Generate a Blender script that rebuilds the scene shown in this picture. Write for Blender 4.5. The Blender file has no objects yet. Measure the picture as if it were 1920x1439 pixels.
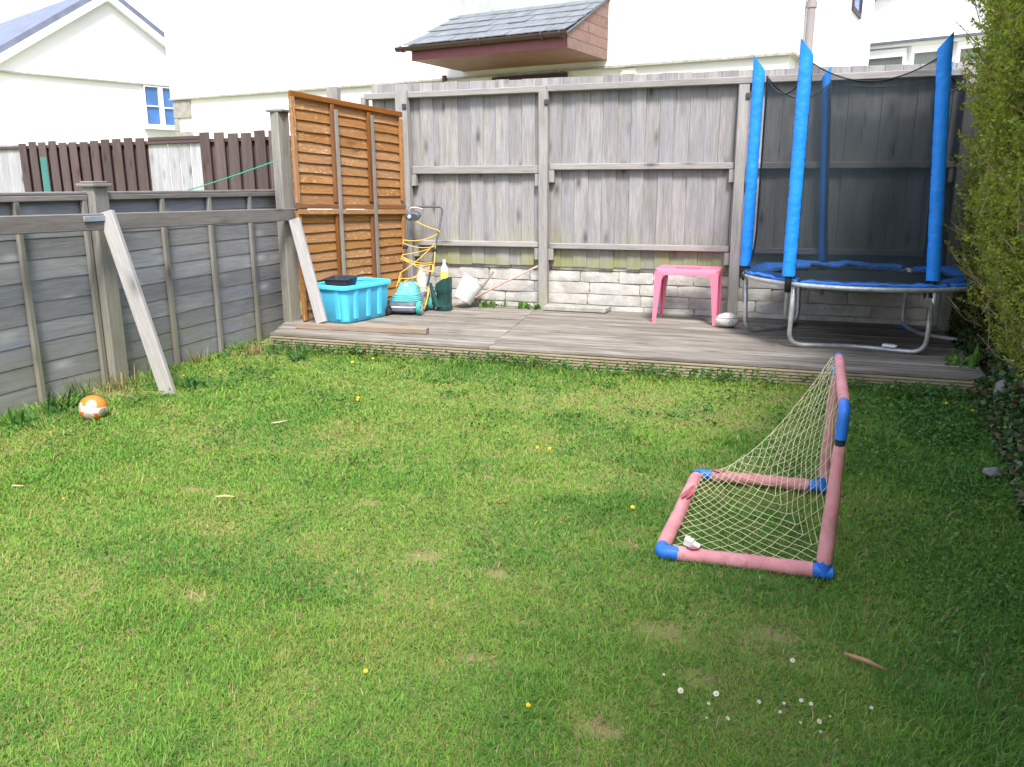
import bpy, bmesh, math, random
import numpy as np
from mathutils import Vector, Matrix, Euler, noise as mnoise

R = math.radians
rnd = random.Random(7)
rng = np.random.default_rng(11)
SC = bpy.context.scene
COL = SC.collection

# ------------------------------------------------------------------ camera
cam_d = bpy.data.cameras.new('camera')
cam = bpy.data.objects.new('camera', cam_d)
COL.objects.link(cam)
cam.location = (0, 0, 1.6)
cam.rotation_euler = (R(90 - 13.84), 0, R(17.88))
cam_d.sensor_fit = 'HORIZONTAL'
cam_d.sensor_width = 36.0
cam_d.lens = 1522.0 / 1920.0 * 36.0
cam_d.clip_start = 0.05
cam_d.clip_end = 1000
SC.camera = cam

# ------------------------------------------------------------------ sky and sun
SUN_EL, SUN_AZ = 54.0, 157.0          # azimuth clockwise from +Y: behind the camera, a little to the right
world = bpy.data.worlds.new('World')
SC.world = world
world.use_nodes = True
wn = world.node_tree
wn.nodes.clear()
sky = wn.nodes.new('ShaderNodeTexSky')
sky.sky_type = 'NISHITA'
sky.sun_disc = False
sky.sun_elevation = R(SUN_EL)
sky.sun_rotation = R(SUN_AZ)
sky.air_density = 1.0
sky.dust_density = 4.0
bg = wn.nodes.new('ShaderNodeBackground')
bg.inputs['Strength'].default_value = 0.15
wo = wn.nodes.new('ShaderNodeOutputWorld')
# thin broken cloud, whiter than the clear sky behind it
tco = wn.nodes.new('ShaderNodeTexCoord')
cmap = wn.nodes.new('ShaderNodeMapping')
cmap.inputs['Scale'].default_value = (1.0, 1.0, 2.6)
wn.links.new(tco.outputs['Generated'], cmap.inputs[0])
cno = wn.nodes.new('ShaderNodeTexNoise')
cno.inputs['Scale'].default_value = 2.4
cno.inputs['Detail'].default_value = 7
cno.inputs['Roughness'].default_value = 0.6
wn.links.new(cmap.outputs[0], cno.inputs['Vector'])
crm = wn.nodes.new('ShaderNodeMapRange')
crm.inputs['From Min'].default_value = 0.38
crm.inputs['From Max'].default_value = 0.62
crm.inputs['To Min'].default_value = 0.25
crm.inputs['To Max'].default_value = 0.85
wn.links.new(cno.outputs[0], crm.inputs[0])
cmx = wn.nodes.new('ShaderNodeMix')
cmx.data_type = 'RGBA'
wn.links.new(crm.outputs[0], cmx.inputs[0])
wn.links.new(sky.outputs[0], cmx.inputs[6])
cmx.inputs[7].default_value = (4.9, 5.4, 6.3, 1)
wn.links.new(cmx.outputs[2], bg.inputs[0])
wn.links.new(bg.outputs[0], wo.inputs[0])

sun_d = bpy.data.lights.new('sun', 'SUN')
sun_d.energy = 2.7
sun_d.angle = R(13.0)
sun_d.color = (1.0, 0.965, 0.91)
sun = bpy.data.objects.new('sun', sun_d)
COL.objects.link(sun)
_az, _el = R(SUN_AZ), R(SUN_EL)
to_sun = Vector((math.sin(_az) * math.cos(_el), math.cos(_az) * math.cos(_el), math.sin(_el)))
sun.rotation_euler = to_sun.to_track_quat('Z', 'Y').to_euler()
sun.location = (3, -6, 9)

SC.view_settings.view_transform = 'Standard'
SC.view_settings.look = 'None'
SC.view_settings.exposure = 1.17
SC.view_settings.gamma = 1.0
SC.view_settings.use_curve_mapping = False
SC.render.engine = 'CYCLES'
SC.cycles.max_bounces = 8
SC.cycles.transparent_max_bounces = 16

# ------------------------------------------------------------------ material helpers
class NT:
    def __init__(self, name, rough=0.8, spec=0.3):
        self.m = bpy.data.materials.new(name)
        self.m.use_nodes = True
        self.t = self.m.node_tree
        self.b = self.t.nodes['Principled BSDF']
        self.b.inputs['Roughness'].default_value = rough
        self.b.inputs['Specular IOR Level'].default_value = spec

    def n(self, typ, inp=None, **kw):
        nd = self.t.nodes.new(typ)
        for k, v in kw.items():
            setattr(nd, k, v)
        for k, v in (inp or {}).items():
            self.put(nd.inputs[k], v)
        return nd

    def put(self, sock, v):
        if isinstance(v, bpy.types.NodeSocket):
            self.t.links.new(v, sock)
        elif isinstance(v, bpy.types.Node):
            self.t.links.new(v.outputs[0], sock)
        else:
            if hasattr(sock, 'default_value') and sock.type == 'RGBA' and len(v) == 3:
                v = (*v, 1)
            sock.default_value = v

    def math(self, op, a, b=0.0, clamp=False):
        nd = self.t.nodes.new('ShaderNodeMath')
        nd.operation = op
        nd.use_clamp = clamp
        self.put(nd.inputs[0], a)
        self.put(nd.inputs[1], b)
        return nd.outputs[0]

    def mix(self, f, a, b, mode='MIX'):
        nd = self.t.nodes.new('ShaderNodeMix')
        nd.data_type = 'RGBA'
        nd.blend_type = mode
        self.put(nd.inputs[0], f)
        self.put(nd.inputs[6], a)
        self.put(nd.inputs[7], b)
        return nd.outputs[2]

    def ramp(self, f, stops):
        nd = self.t.nodes.new('ShaderNodeValToRGB')
        e = nd.color_ramp.elements
        while len(e) < len(stops):
            e.new(0.5)
        for el, (p, c) in zip(e, stops):
            el.position = p
            el.color = (*c, 1) if len(c) == 3 else c
        self.put(nd.inputs[0], f)
        return nd.outputs[0]

    def noise(self, vec, scale, detail=4, rough=0.55, dist=0.0):
        nd = self.n('ShaderNodeTexNoise', {'Scale': scale, 'Detail': detail, 'Roughness': rough, 'Distortion': dist})
        if vec is not None:
            self.put(nd.inputs['Vector'], vec)
        return nd.outputs['Fac']

    def coords(self, scale=(1, 1, 1), kind='Object', rand=True):
        tc = self.n('ShaderNodeTexCoord').outputs[kind]
        if rand:
            oi = self.n('ShaderNodeObjectInfo').outputs['Random']
            cx = self.n('ShaderNodeCombineXYZ', {0: self.math('MULTIPLY', oi, 71.3), 1: self.math('MULTIPLY', oi, 37.7), 2: self.math('MULTIPLY', oi, 19.1)})
            tc = self.n('ShaderNodeVectorMath', {0: tc, 1: cx.outputs[0]}, operation='ADD').outputs[0]
        return self.n('ShaderNodeMapping', {'Vector': tc, 'Scale': scale}).outputs[0]

    def bump(self, h, strength=0.3, dist=0.01):
        nd = self.n('ShaderNodeBump', {'Height': h, 'Strength': strength, 'Distance': dist})
        self.t.links.new(nd.outputs[0], self.b.inputs['Normal'])

    def color(self, c):
        self.put(self.b.inputs['Base Color'], c)
        return self.m


def wood(name, light, dark, knot=(0.09, 0.08, 0.075), algae=None, tint=None, var=0.22, rough=0.85, fleck=None, contrast=1.0, knots=0.55):
    """weathered timber; the grain runs along the piece's own X axis"""
    t = NT(name, rough, 0.2)
    v = t.coords((1, 1, 1))
    vm = lambda s: t.n('ShaderNodeMapping', {'Vector': v, 'Scale': s}).outputs[0]
    # warp the grain a little round the knots
    big = t.noise(vm((1.2, 9, 9)), 1.0, 3, 0.6, 0.8)
    grain = t.noise(vm((2.2, 42, 42)), 1.0, 5, 0.65, 0.6)
    fine = t.noise(vm((6, 190, 190)), 1.0, 3, 0.7, 0.2)
    f = t.math('ADD', t.math('MULTIPLY', big, 0.55), t.math('MULTIPLY', grain, 0.45))
    lo, hi = 0.5 - 0.17 / contrast, 0.5 + 0.17 / contrast
    mid = tuple((a + b) / 2 for a, b in zip(light, dark))
    c = t.ramp(f, [(lo, dark), (0.5, mid), (hi, light)])
    if tint:
        c = t.mix(t.math('MULTIPLY', t.ramp(t.noise(vm((0.9, 5, 5)), 1.0, 2), [(0.45, (0, 0, 0)), (0.7, (1, 1, 1))]), 0.7), c, tint)
    c = t.mix(t.math('MULTIPLY', t.ramp(fine, [(0.35, (1, 1, 1)), (0.55, (0, 0, 0))]), 0.4), c, tuple(0.45 * x for x in dark))
    # knots
    vo = t.n('ShaderNodeTexVoronoi', {'Vector': vm((2.3, 6.0, 6.0)), 'Scale': 1.0, 'Randomness': 1.0})
    keep = t.math('GREATER_THAN', t.n('ShaderNodeSeparateColor', {0: vo.outputs['Color']}).outputs[0], knots)
    kd = t.ramp(vo.outputs['Distance'], [(0.06, (1, 1, 1)), (0.16, (0.4, 0.4, 0.4)), (0.30, (0, 0, 0))])
    c = t.mix(t.math('MULTIPLY', t.math('MULTIPLY', kd, keep), 0.85), c, knot)
    if fleck:
        fl = t.noise(vm((18, 60, 60)), 1.0, 3, 0.7)
        pat = t.ramp(t.noise(vm((2.0, 6, 6)), 1.0, 2), [(0.42, (0, 0, 0)), (0.62, (1, 1, 1))])
        c = t.mix(t.math('MULTIPLY', t.ramp(fl, [(0.56, (0, 0, 0)), (0.64, (1, 1, 1))]), pat), c, fleck)
    r = t.n('ShaderNodeObjectInfo').outputs['Random']
    c = t.n('ShaderNodeHueSaturation', {'Color': c, 'Value': t.math('ADD', t.math('MULTIPLY', r, 2 * var), 1 - var), 'Saturation': t.math('ADD', t.math('MULTIPLY', t.math('FRACT', t.math('MULTIPLY', r, 13.7)), 0.2), 0.9)}).outputs[0]
    if algae:
        zlo, zhi, col, amt = algae
        g = t.n('ShaderNodeNewGeometry').outputs['Position']
        z = t.n('ShaderNodeSeparateXYZ', {0: g}).outputs[2]
        m = t.n('ShaderNodeMapRange', {'Value': z, 'From Min': zlo, 'From Max': zhi, 'To Min': 1.0, 'To Max': 0.0}, clamp=True).outputs[0]
        nz = t.ramp(t.noise(g, 2.3, 4, 0.65), [(0.36, (0, 0, 0)), (0.62, (1, 1, 1))])
        c = t.mix(t.math('MULTIPLY', t.math('MULTIPLY', m, nz), amt), c, col)
    t.bump(t.math('ADD', grain, t.math('MULTIPLY', fine, 0.6)), 0.35, 0.004)
    return t.color(c)


def plain(name, col, rough=0.6, spec=0.4, var=0.12, scale=6, metallic=0.0, dirt=None, bump=0.0, bscale=40):
    t = NT(name, rough, spec)
    t.b.inputs['Metallic'].default_value = metallic
    v = t.coords((1, 1, 1))
    n1 = t.noise(v, scale, 5, 0.6)
    a = tuple(max(0, x * (1 - var)) for x in col)
    b = tuple(min(1, x * (1 + var)) for x in col)
    c = t.ramp(n1, [(0.3, a), (0.7, b)])
    if dirt:
        dcol, amt = dirt
        d = t.ramp(t.noise(v, scale * 1.7 + 1, 6, 0.7), [(0.48, (0, 0, 0)), (0.72, (1, 1, 1))])
        c = t.mix(t.math('MULTIPLY', d, amt), c, dcol)
    t.put(t.b.inputs['Roughness'], t.math('ADD', t.math('MULTIPLY', t.noise(v, scale * 3, 3), 0.25), rough - 0.12))
    if bump:
        t.bump(t.noise(v, bscale, 4, 0.6), bump, 0.01)
    return t.color(c)


def leafmat(name, rough=0.55, trans=0.3, patch=None):
    """leaf colours come from the mesh's own colour attribute"""
    t = NT(name, rough, 0.25)
    a = t.n('ShaderNodeAttribute', attribute_name='tone', attribute_type='GEOMETRY').outputs['Color']
    c = a
    t.color(c)
    tr = t.n('ShaderNodeBsdfTranslucent', {'Color': t.mix(1.0, c, (1.0, 1.0, 0.55), 'MULTIPLY')})
    ms = t.n('ShaderNodeMixShader', {0: trans})
    t.t.links.new(t.b.outputs[0], ms.inputs[1])
    t.t.links.new(tr.outputs[0], ms.inputs[2])
    out = [n for n in t.t.nodes if n.type == 'OUTPUT_MATERIAL'][0]
    t.t.links.new(ms.outputs[0], out.inputs[0])
    return t.m


M = {}
ALG = (0.25, 0.26, 0.055)
M['pale_board'] = wood('pale weathered fence boards', (0.395, 0.38, 0.375), (0.23, 0.218, 0.212), tint=(0.29, 0.295, 0.34), algae=(0.62, 1.15, ALG, 0.8), var=0.10, knots=0.30, contrast=1.2)
M['pale_rail'] = wood('pale weathered rails', (0.40, 0.38, 0.37), (0.25, 0.236, 0.226), algae=(0.1, 0.6, ALG, 0.4), var=0.08)
M['grey_slat'] = wood('blue grey lap slats', (0.335, 0.333, 0.352), (0.215, 0.214, 0.228), tint=(0.24, 0.262, 0.33), algae=(0.0, 0.55, (0.17, 0.18, 0.075), 0.7), knot=(0.46, 0.46, 0.48), var=0.13, contrast=1.0, knots=0.3)
M['grey_batten'] = wood('grey battens and posts', (0.30, 0.285, 0.265), (0.18, 0.172, 0.16), algae=(0.0, 1.1, (0.20, 0.20, 0.09), 0.5), var=0.12)
M['grey_rail'] = wood('dark grey rail', (0.265, 0.242, 0.232), (0.155, 0.14, 0.135), var=0.1)
M['prop'] = wood('bleached prop timber', (0.45, 0.435, 0.43), (0.32, 0.305, 0.298), tint=(0.38, 0.38, 0.42), algae=(0.0, 0.35, (0.28, 0.28, 0.13), 0.6), var=0.05)
M['orange_slat'] = wood('orange stained lap slats', (0.44, 0.23, 0.10), (0.265, 0.122, 0.045), knot=(0.12, 0.045, 0.015), fleck=(0.62, 0.40, 0.22), algae=(0.1, 2.6, (0.27, 0.16, 0.04), 0.35), var=0.12)
M['orange_dark'] = wood('brown stained frame', (0.30, 0.125, 0.04), (0.17, 0.065, 0.022), var=0.12)
M['picket'] = wood('brown stained pickets', (0.15, 0.112, 0.106), (0.083, 0.06, 0.057), knot=(0.04, 0.025, 0.022), var=0.22, tint=(0.11, 0.075, 0.08))
M['far_grey'] = wood('silvery far boards', (0.50, 0.50, 0.53), (0.33, 0.33, 0.35), var=0.1)
M['deck'] = wood('weathered decking', (0.345, 0.312, 0.275), (0.14, 0.123, 0.106), tint=(0.19, 0.175, 0.145), var=0.17, contrast=1.7)
M['fascia'] = wood('deck edge board', (0.44, 0.36, 0.25), (0.27, 0.215, 0.145), algae=(0.0, 0.2, (0.23, 0.21, 0.10), 0.5), var=0.08)
M['plank'] = wood('loose timber', (0.36, 0.29, 0.225), (0.21, 0.165, 0.13), var=0.05)
M['teal_wood'] = wood('teal painted picket', (0.10, 0.27, 0.25), (0.07, 0.19, 0.18), var=0.03)


def block_mat():
    t = NT('limewashed blocks', 0.92, 0.15)
    v = t.coords((1, 1, 1))
    g = t.n('ShaderNodeNewGeometry').outputs['Position']
    c = t.ramp(t.noise(v, 5, 6, 0.65), [(0.28, (0.36, 0.345, 0.32)), (0.5, (0.50, 0.485, 0.46)), (0.72, (0.60, 0.59, 0.565))])
    c = t.mix(t.math('MULTIPLY', t.ramp(t.noise(g, 3.1, 5, 0.7), [(0.5, (0, 0, 0)), (0.68, (1, 1, 1))]), 0.6), c, (0.30, 0.285, 0.25))
    c = t.mix(t.math('MULTIPLY', t.ramp(t.noise(g, 1.9, 5, 0.7), [(0.55, (0, 0, 0)), (0.72, (1, 1, 1))]), 0.4), c, (0.33, 0.33, 0.17))
    t.bump(t.math('ADD', t.noise(v, 26, 6, 0.7), t.math('MULTIPLY', t.noise(v, 7, 4), 1.5)), 0.7, 0.012)
    return t.color(c)


M['block'] = block_mat()
M['mortar'] = plain('old mortar', (0.38, 0.365, 0.34), 0.95, 0.1, 0.3, 12, bump=0.6)
M['concrete'] = plain('concrete slab', (0.34, 0.325, 0.295), 0.92, 0.15, 0.22, 9, bump=0.6, bscale=50, dirt=((0.22, 0.22, 0.14), 0.5))


def render_mat(name, col):
    t = NT(name, 0.9, 0.2)
    v = t.coords((1, 1, 1), rand=False)
    c = t.ramp(t.noise(v, 0.7, 5, 0.6), [(0.3, tuple(x * 0.95 for x in col)), (0.7, col)])
    t.bump(t.noise(v, 60, 4, 0.7), 0.25, 0.01)
    return t.color(c)


M['white_render'] = render_mat('white rendered wall', (0.86, 0.86, 0.85))
M['cream_render'] = render_mat('cream rendered wall', (0.86, 0.85, 0.79))
M['upvc'] = plain('white window plastic', (0.82, 0.83, 0.85), 0.4, 0.5, 0.03)
M['slate_roof'] = plain('far roof slates', (0.16, 0.18, 0.25), 0.7, 0.4, 0.2, 3)
M['porch_slate'] = plain('porch slates', (0.15, 0.168, 0.195), 0.62, 0.45, 0.24, 4, dirt=((0.23, 0.235, 0.22), 0.5), bump=0.3)
M['brown_pvc'] = plain('dark brown gutter plastic', (0.085, 0.05, 0.048), 0.42, 0.5, 0.12, 5)
M['fascia_red'] = plain('red brown fascia paint', (0.20, 0.062, 0.068), 0.5, 0.4, 0.12, 4)
M['soffit'] = plain('brown soffit board', (0.25, 0.145, 0.115), 0.6, 0.3, 0.12, 4)
M['cladding'] = wood('brown cladding', (0.30, 0.20, 0.175), (0.20, 0.13, 0.11), var=0.08, knots=0.8)
M['lead'] = plain('weathered lead flashing', (0.44, 0.49, 0.45), 0.6, 0.4, 0.25, 7, dirt=((0.28, 0.40, 0.36), 0.7))
M['downpipe'] = plain('mauve brown downpipe', (0.29, 0.25, 0.255), 0.5, 0.4, 0.1, 4)
M['dark_frame'] = plain('dark brown frame', (0.06, 0.03, 0.045), 0.5, 0.4, 0.1, 4)


def glass_mat(name, col):
    t = NT(name, 0.06, 0.9)
    v = t.coords((1, 1, 1))
    return t.color(t.ramp(t.noise(v, 1.5, 2), [(0.35, tuple(0.75 * x for x in col)), (0.65, col)]))


M['glass'] = glass_mat('window glass', (0.07, 0.20, 0.52))  # blue base colour stands in for the reflected sky
M['glass_dim'] = glass_mat('dim window glass', (0.12, 0.14, 0.14))

M['tramp_blue'] = plain('blue sleeve fabric', (0.015, 0.25, 0.88), 0.5, 0.4, 0.12, 3, bump=1.0, bscale=9, dirt=((0.03, 0.30, 0.85), 0.5))
M['pad_blue'] = plain('faded blue pad', (0.03, 0.17, 0.60), 0.55, 0.4, 0.2, 4, bump=0.3, bscale=12)
M['steel'] = plain('galvanised tube', (0.52, 0.55, 0.57), 0.42, 0.5, 0.14, 10, metallic=0.45, dirt=((0.22, 0.11, 0.06), 0.55))
M['black_rubber'] = plain('black rubber', (0.022, 0.023, 0.026), 0.7, 0.3, 0.2, 10)
M['mat_black'] = plain('black woven mat', (0.028, 0.03, 0.036), 0.75, 0.25, 0.3, 8, dirt=((0.09, 0.085, 0.075), 0.35))


def net_mat():
    t = NT('black enclosure mesh', 0.8, 0.1)
    v = t.coords((1, 1, 1), rand=False)
    t.color((0.022, 0.034, 0.04))
    tr = t.n('ShaderNodeBsdfTransparent')
    f = t.math('ADD', t.math('MULTIPLY', t.noise(v, 2.2, 3), 0.16), 0.42)
    ms = t.n('ShaderNodeMixShader', {0: f})
    t.t.links.new(tr.outputs[0], ms.inputs[1])
    t.t.links.new(t.b.outputs[0], ms.inputs[2])
    out = [n for n in t.t.nodes if n.type == 'OUTPUT_MATERIAL'][0]
    t.t.links.new(ms.outputs[0], out.inputs[0])
    return t.m


M['net'] = net_mat()
M['cyan_plastic'] = plain('cyan recycling plastic', (0.085, 0.54, 0.84), 0.42, 0.45, 0.05, 3, dirt=((0.12, 0.48, 0.68), 0.3))
M['dark_plastic'] = plain('charcoal plastic', (0.04, 0.045, 0.055), 0.5, 0.4, 0.15, 8, dirt=((0.10, 0.10, 0.10), 0.4))
M['grey_plastic'] = plain('slate grey plastic', (0.10, 0.115, 0.15), 0.5, 0.4, 0.15, 8, dirt=((0.2, 0.2, 0.2), 0.4))
M['teal_plastic'] = plain('teal mower plastic', (0.10, 0.40, 0.40), 0.5, 0.4, 0.12, 7, dirt=((0.22, 0.42, 0.42), 0.5))
M['teal_tyre'] = plain('teal wheel plastic', (0.04, 0.34, 0.31), 0.55, 0.4, 0.1, 7)
M['hub_cream'] = plain('muddy cream hub', (0.50, 0.45, 0.36), 0.8, 0.2, 0.25, 30)
M['white_plastic'] = plain('white plastic', (0.78, 0.80, 0.82), 0.45, 0.4, 0.05, 5, dirt=((0.62, 0.62, 0.60), 0.4))
M['mower_tube'] = plain('dark blue grey handle tube', (0.085, 0.095, 0.12), 0.5, 0.4, 0.2, 20, dirt=((0.22, 0.09, 0.07), 0.5))
M['yellow_cable'] = plain('yellow cable', (0.78, 0.47, 0.07), 0.5, 0.4, 0.08, 5)
M['tan_label'] = plain('faded tan sticker', (0.50, 0.42, 0.22), 0.7, 0.2, 0.25, 30)
M['can_green'] = plain('dark green plastic', (0.012, 0.055, 0.050), 0.42, 0.45, 0.2, 6, dirt=((0.07, 0.11, 0.11), 0.35))
M['label_yellow'] = plain('yellow bottle label', (0.78, 0.72, 0.16), 0.5, 0.3, 0.15, 14)
M['clear_plastic'] = plain('clear bottle plastic', (0.62, 0.63, 0.68), 0.2, 0.6, 0.1, 8)
M['stick_wood'] = plain('grey stick bark', (0.24, 0.20, 0.17), 0.9, 0.2, 0.3, 20, bump=0.5)
M['pink_handle'] = plain('faded pink broom handle', (0.55, 0.36, 0.30), 0.6, 0.3, 0.2, 12)
M['pink_plastic'] = plain('pink table plastic', (0.82, 0.20, 0.31), 0.42, 0.4, 0.06, 4, dirt=((0.74, 0.26, 0.35), 0.5))
M['foam_pink'] = plain('faded pink foam sleeve', (0.58, 0.25, 0.27), 0.85, 0.15, 0.18, 7, bump=0.5, bscale=16, dirt=((0.70, 0.38, 0.40), 0.7))
M['foam_tear'] = plain('torn dark foam', (0.40, 0.12, 0.13), 0.9, 0.1, 0.2, 10)
M['goal_blue'] = plain('blue pipe connector', (0.022, 0.16, 0.62), 0.4, 0.45, 0.08, 6)
M['net_cord'] = plain('pale green net cord', (0.60, 0.60, 0.36), 0.85, 0.15, 0.25, 10)
M['green_cord'] = plain('green clothes line', (0.03, 0.42, 0.30), 0.5, 0.3, 0.05, 5)
M['bracket'] = plain('zinc bracket', (0.34, 0.40, 0.47), 0.5, 0.5, 0.15, 20, metallic=0.4)
M['ball_orange'] = plain('orange ball skin', (0.80, 0.20, 0.03), 0.45, 0.4, 0.1, 5)
M['ball_white'] = plain('white ball skin', (0.78, 0.73, 0.70), 0.5, 0.4, 0.08, 10)
M['ball_grey'] = plain('scuffed grey ball skin', (0.42, 0.37, 0.35), 0.6, 0.3, 0.15, 20)
M['print_green'] = plain('pale green print', (0.42, 0.72, 0.62), 0.5, 0.3, 0.1, 20)
M['bark'] = plain('hedge bark', (0.17, 0.125, 0.085), 0.9, 0.15, 0.3, 12, bump=0.5)
M['twig'] = plain('hedge twigs', (0.25, 0.19, 0.12), 0.85, 0.2, 0.25, 14)
M['straw'] = plain('dry straw', (0.52, 0.41, 0.24), 0.85, 0.2, 0.25, 20)
M['dead_wood'] = plain('dead brown wood', (0.34, 0.20, 0.11), 0.9, 0.2, 0.3, 25, bump=0.4)
M['rock'] = plain('bank stone', (0.21, 0.205, 0.20), 0.92, 0.2, 0.3, 9, bump=0.8, dirt=((0.16, 0.17, 0.10), 0.7))
M['rock_pale'] = plain('pale stone', (0.20, 0.205, 0.21), 0.9, 0.2, 0.25, 9, bump=0.7)
M['petal_yellow'] = plain('dandelion petals', (0.80, 0.52, 0.02), 0.7, 0.2, 0.1, 40)
M['petal_white'] = plain('daisy petals', (0.82, 0.82, 0.80), 0.7, 0.2, 0.05, 40)
M['stem_green'] = plain('flower stem', (0.14, 0.24, 0.06), 0.7, 0.2, 0.15, 20)
M['grass'] = leafmat('grass blades', 0.85, 0.38)
M['leaf'] = leafmat('leaves', 0.5, 0.42)
M['ivy'] = leafmat('ivy leaves', 0.42, 0.15)


def rugby_mat():
    t = NT('printed rugby ball skin', 0.6, 0.35)
    v = t.coords((1, 1, 1), rand=False)
    vo = t.n('ShaderNodeTexVoronoi', {'Vector': v, 'Scale': 42.0}, feature='DISTANCE_TO_EDGE').outputs['Distance']
    ln = t.ramp(vo, [(0.03, (1, 1, 1)), (0.08, (0, 0, 0))])
    c = t.mix(t.math('MULTIPLY', ln, 0.6), (0.62, 0.59, 0.57), (0.25, 0.22, 0.22))
    sx = t.n('ShaderNodeSeparateXYZ', {0: v})
    dy = t.math('ABSOLUTE', t.math('ADD', sx.outputs[2], -0.028))
    seam = t.math('LESS_THAN', dy, 0.0035)
    c = t.mix(t.math('MULTIPLY', seam, 0.8), c, (0.06, 0.06, 0.07))
    # round emblem on the side
    dx = t.math('ADD', sx.outputs[0], -0.03)
    dz = t.math('ADD', sx.outputs[2], 0.012)
    rr = t.math('SQRT', t.math('ADD', t.math('MULTIPLY', dx, dx), t.math('MULTIPLY', dz, dz)))
    ring = t.math('LESS_THAN', t.math('ABSOLUTE', t.math('ADD', rr, -0.018)), 0.004)
    c = t.mix(t.math('MULTIPLY', ring, 0.7), c, (0.12, 0.11, 0.12))
    low = t.math('LESS_THAN', sx.outputs[2], -0.045)
    c = t.mix(t.math('MULTIPLY', low, 0.8), c, (0.16, 0.15, 0.16))
    return t.color(c)


M['rugby'] = rugby_mat()

# ------------------------------------------------------------------ object helpers
WORLD = {}


def link(o, parent=None, world=None):
    COL.objects.link(o)
    world = world or Matrix()
    if parent is not None:
        o.parent = parent
        o.matrix_parent_inverse = WORLD[parent].inverted()
    o.matrix_basis = world
    WORLD[o] = world
    return o


def tag(o, label=None, cat=None, group=None, kind=None):
    if label: o['label'] = label
    if cat: o['category'] = cat
    if group: o['group'] = group
    if kind: o['kind'] = kind
    return o


def thing(name, label, cat, loc=(0, 0, 0), group=None):
    o = bpy.data.objects.new(name, None)
    o.empty_display_size = 0.1
    link(o, None, Matrix.Translation(loc))
    return tag(o, label, cat, group)


class MB:
    def __init__(self):
        self.v, self.f, self.mi = [], [], []
        self.cur = 0

    def add(self, vs, fs):
        b = len(self.v)
        self.v += [tuple(x) for x in vs]
        self.f += [tuple(b + i for i in f) for f in fs]
        self.mi += [self.cur] * len(fs)
        return self

    def box(self, lo, hi, mtx=None):
        (a, b, c), (d, e, f) = lo, hi
        vs = [Vector(p) for p in ((a, b, c), (d, b, c), (d, e, c), (a, e, c), (a, b, f), (d, b, f), (d, e, f), (a, e, f))]
        if mtx is not None:
            vs = [mtx @ p for p in vs]
        return self.add(vs, [(0, 3, 2, 1), (4, 5, 6, 7), (0, 1, 5, 4), (1, 2, 6, 5), (2, 3, 7, 6), (3, 0, 4, 7)])

    def rings(self, rings, cap0=True, cap1=True, closed=True):
        n = len(rings[0])
        b = len(self.v)
        vs = [p for r in rings for p in r]
        fs = []
        m = n if closed else n - 1
        for i in range(len(rings) - 1):
            for j in range(m):
                k = (j + 1) % n
                fs.append((i * n + j, i * n + k, (i + 1) * n + k, (i + 1) * n + j))
        if cap0: fs.append(tuple(reversed(range(n))))
        if cap1: fs.append(tuple((len(rings) - 1) * n + j for j in range(n)))
        return self.add(vs, fs)

    def tube(self, pts, rad, n=8, cap=True):
        pts = [Vector(p) for p in pts]
        if not hasattr(rad, '__len__'): rad = [rad] * len(pts)
        rs = []
        prev = None
        for i, p in enumerate(pts):
            d = (pts[min(i + 1, len(pts) - 1)] - pts[max(i - 1, 0)]).normalized()
            if prev is None:
                u = d.orthogonal().normalized()
            else:
                u = (prev - d * prev.dot(d)).normalized()
            prev = u
            w = d.cross(u)
            rs.append([p + (u * math.cos(2 * math.pi * k / n) + w * math.sin(2 * math.pi * k / n)) * rad[i] for k in range(n)])
        return self.rings(rs, cap, cap)

    def lathe(self, prof, mtx=None, n=20, cap0=True, cap1=True):
        mtx = mtx or Matrix()
        rs = [[mtx @ Vector((r * math.cos(2 * math.pi * k / n), r * math.sin(2 * math.pi * k / n), z)) for k in range(n)] for r, z in prof]
        return self.rings(rs, cap0, cap1)

    def obj(self, name, parent=None, mat=None, smooth=False, world=None, bevel=0, local=False):
        me = bpy.data.meshes.new(name)
        vs = self.v
        world = world or Matrix()
        if not local and world != Matrix():
            inv = world.inverted()
            vs = [inv @ Vector(p) for p in vs]
        me.from_pydata([tuple(p) for p in vs], [], self.f)
        mats = mat if isinstance(mat, (list, tuple)) else [mat]
        for mm in mats:
            me.materials.append(M[mm] if isinstance(mm, str) else mm)
        if len(mats) > 1:
            me.polygons.foreach_set('material_index', self.mi)
        if smooth:
            me.shade_smooth()
            if smooth is not True:
                me.set_sharp_from_angle(angle=R(smooth))
        me.update()
        o = bpy.data.objects.new(name, me)
        link(o, parent, world)
        if bevel:
            b = o.modifiers.new('bevel', 'BEVEL')
            b.width = bevel
            b.segments = 2
            b.limit_method = 'ANGLE'
            b.angle_limit = R(40)
            me.shade_smooth()
            me.set_sharp_from_angle(angle=R(60))
        return o


def round_path(pts, r, seg=6):
    pts = [Vector(p) for p in pts]
    out = [pts[0]]
    for i in range(1, len(pts) - 1):
        a, b, c = pts[i - 1], pts[i], pts[i + 1]
        rr = min(r, (a - b).length * .49, (c - b).length * .49)
        p0, p1 = b + (a - b).normalized() * rr, b + (c - b).normalized() * rr
        for k in range(seg + 1):
            t = k / seg
            out.append((1 - t) ** 2 * p0 + 2 * t * (1 - t) * b + t * t * p1)
    out.append(pts[-1])
    return out


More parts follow.
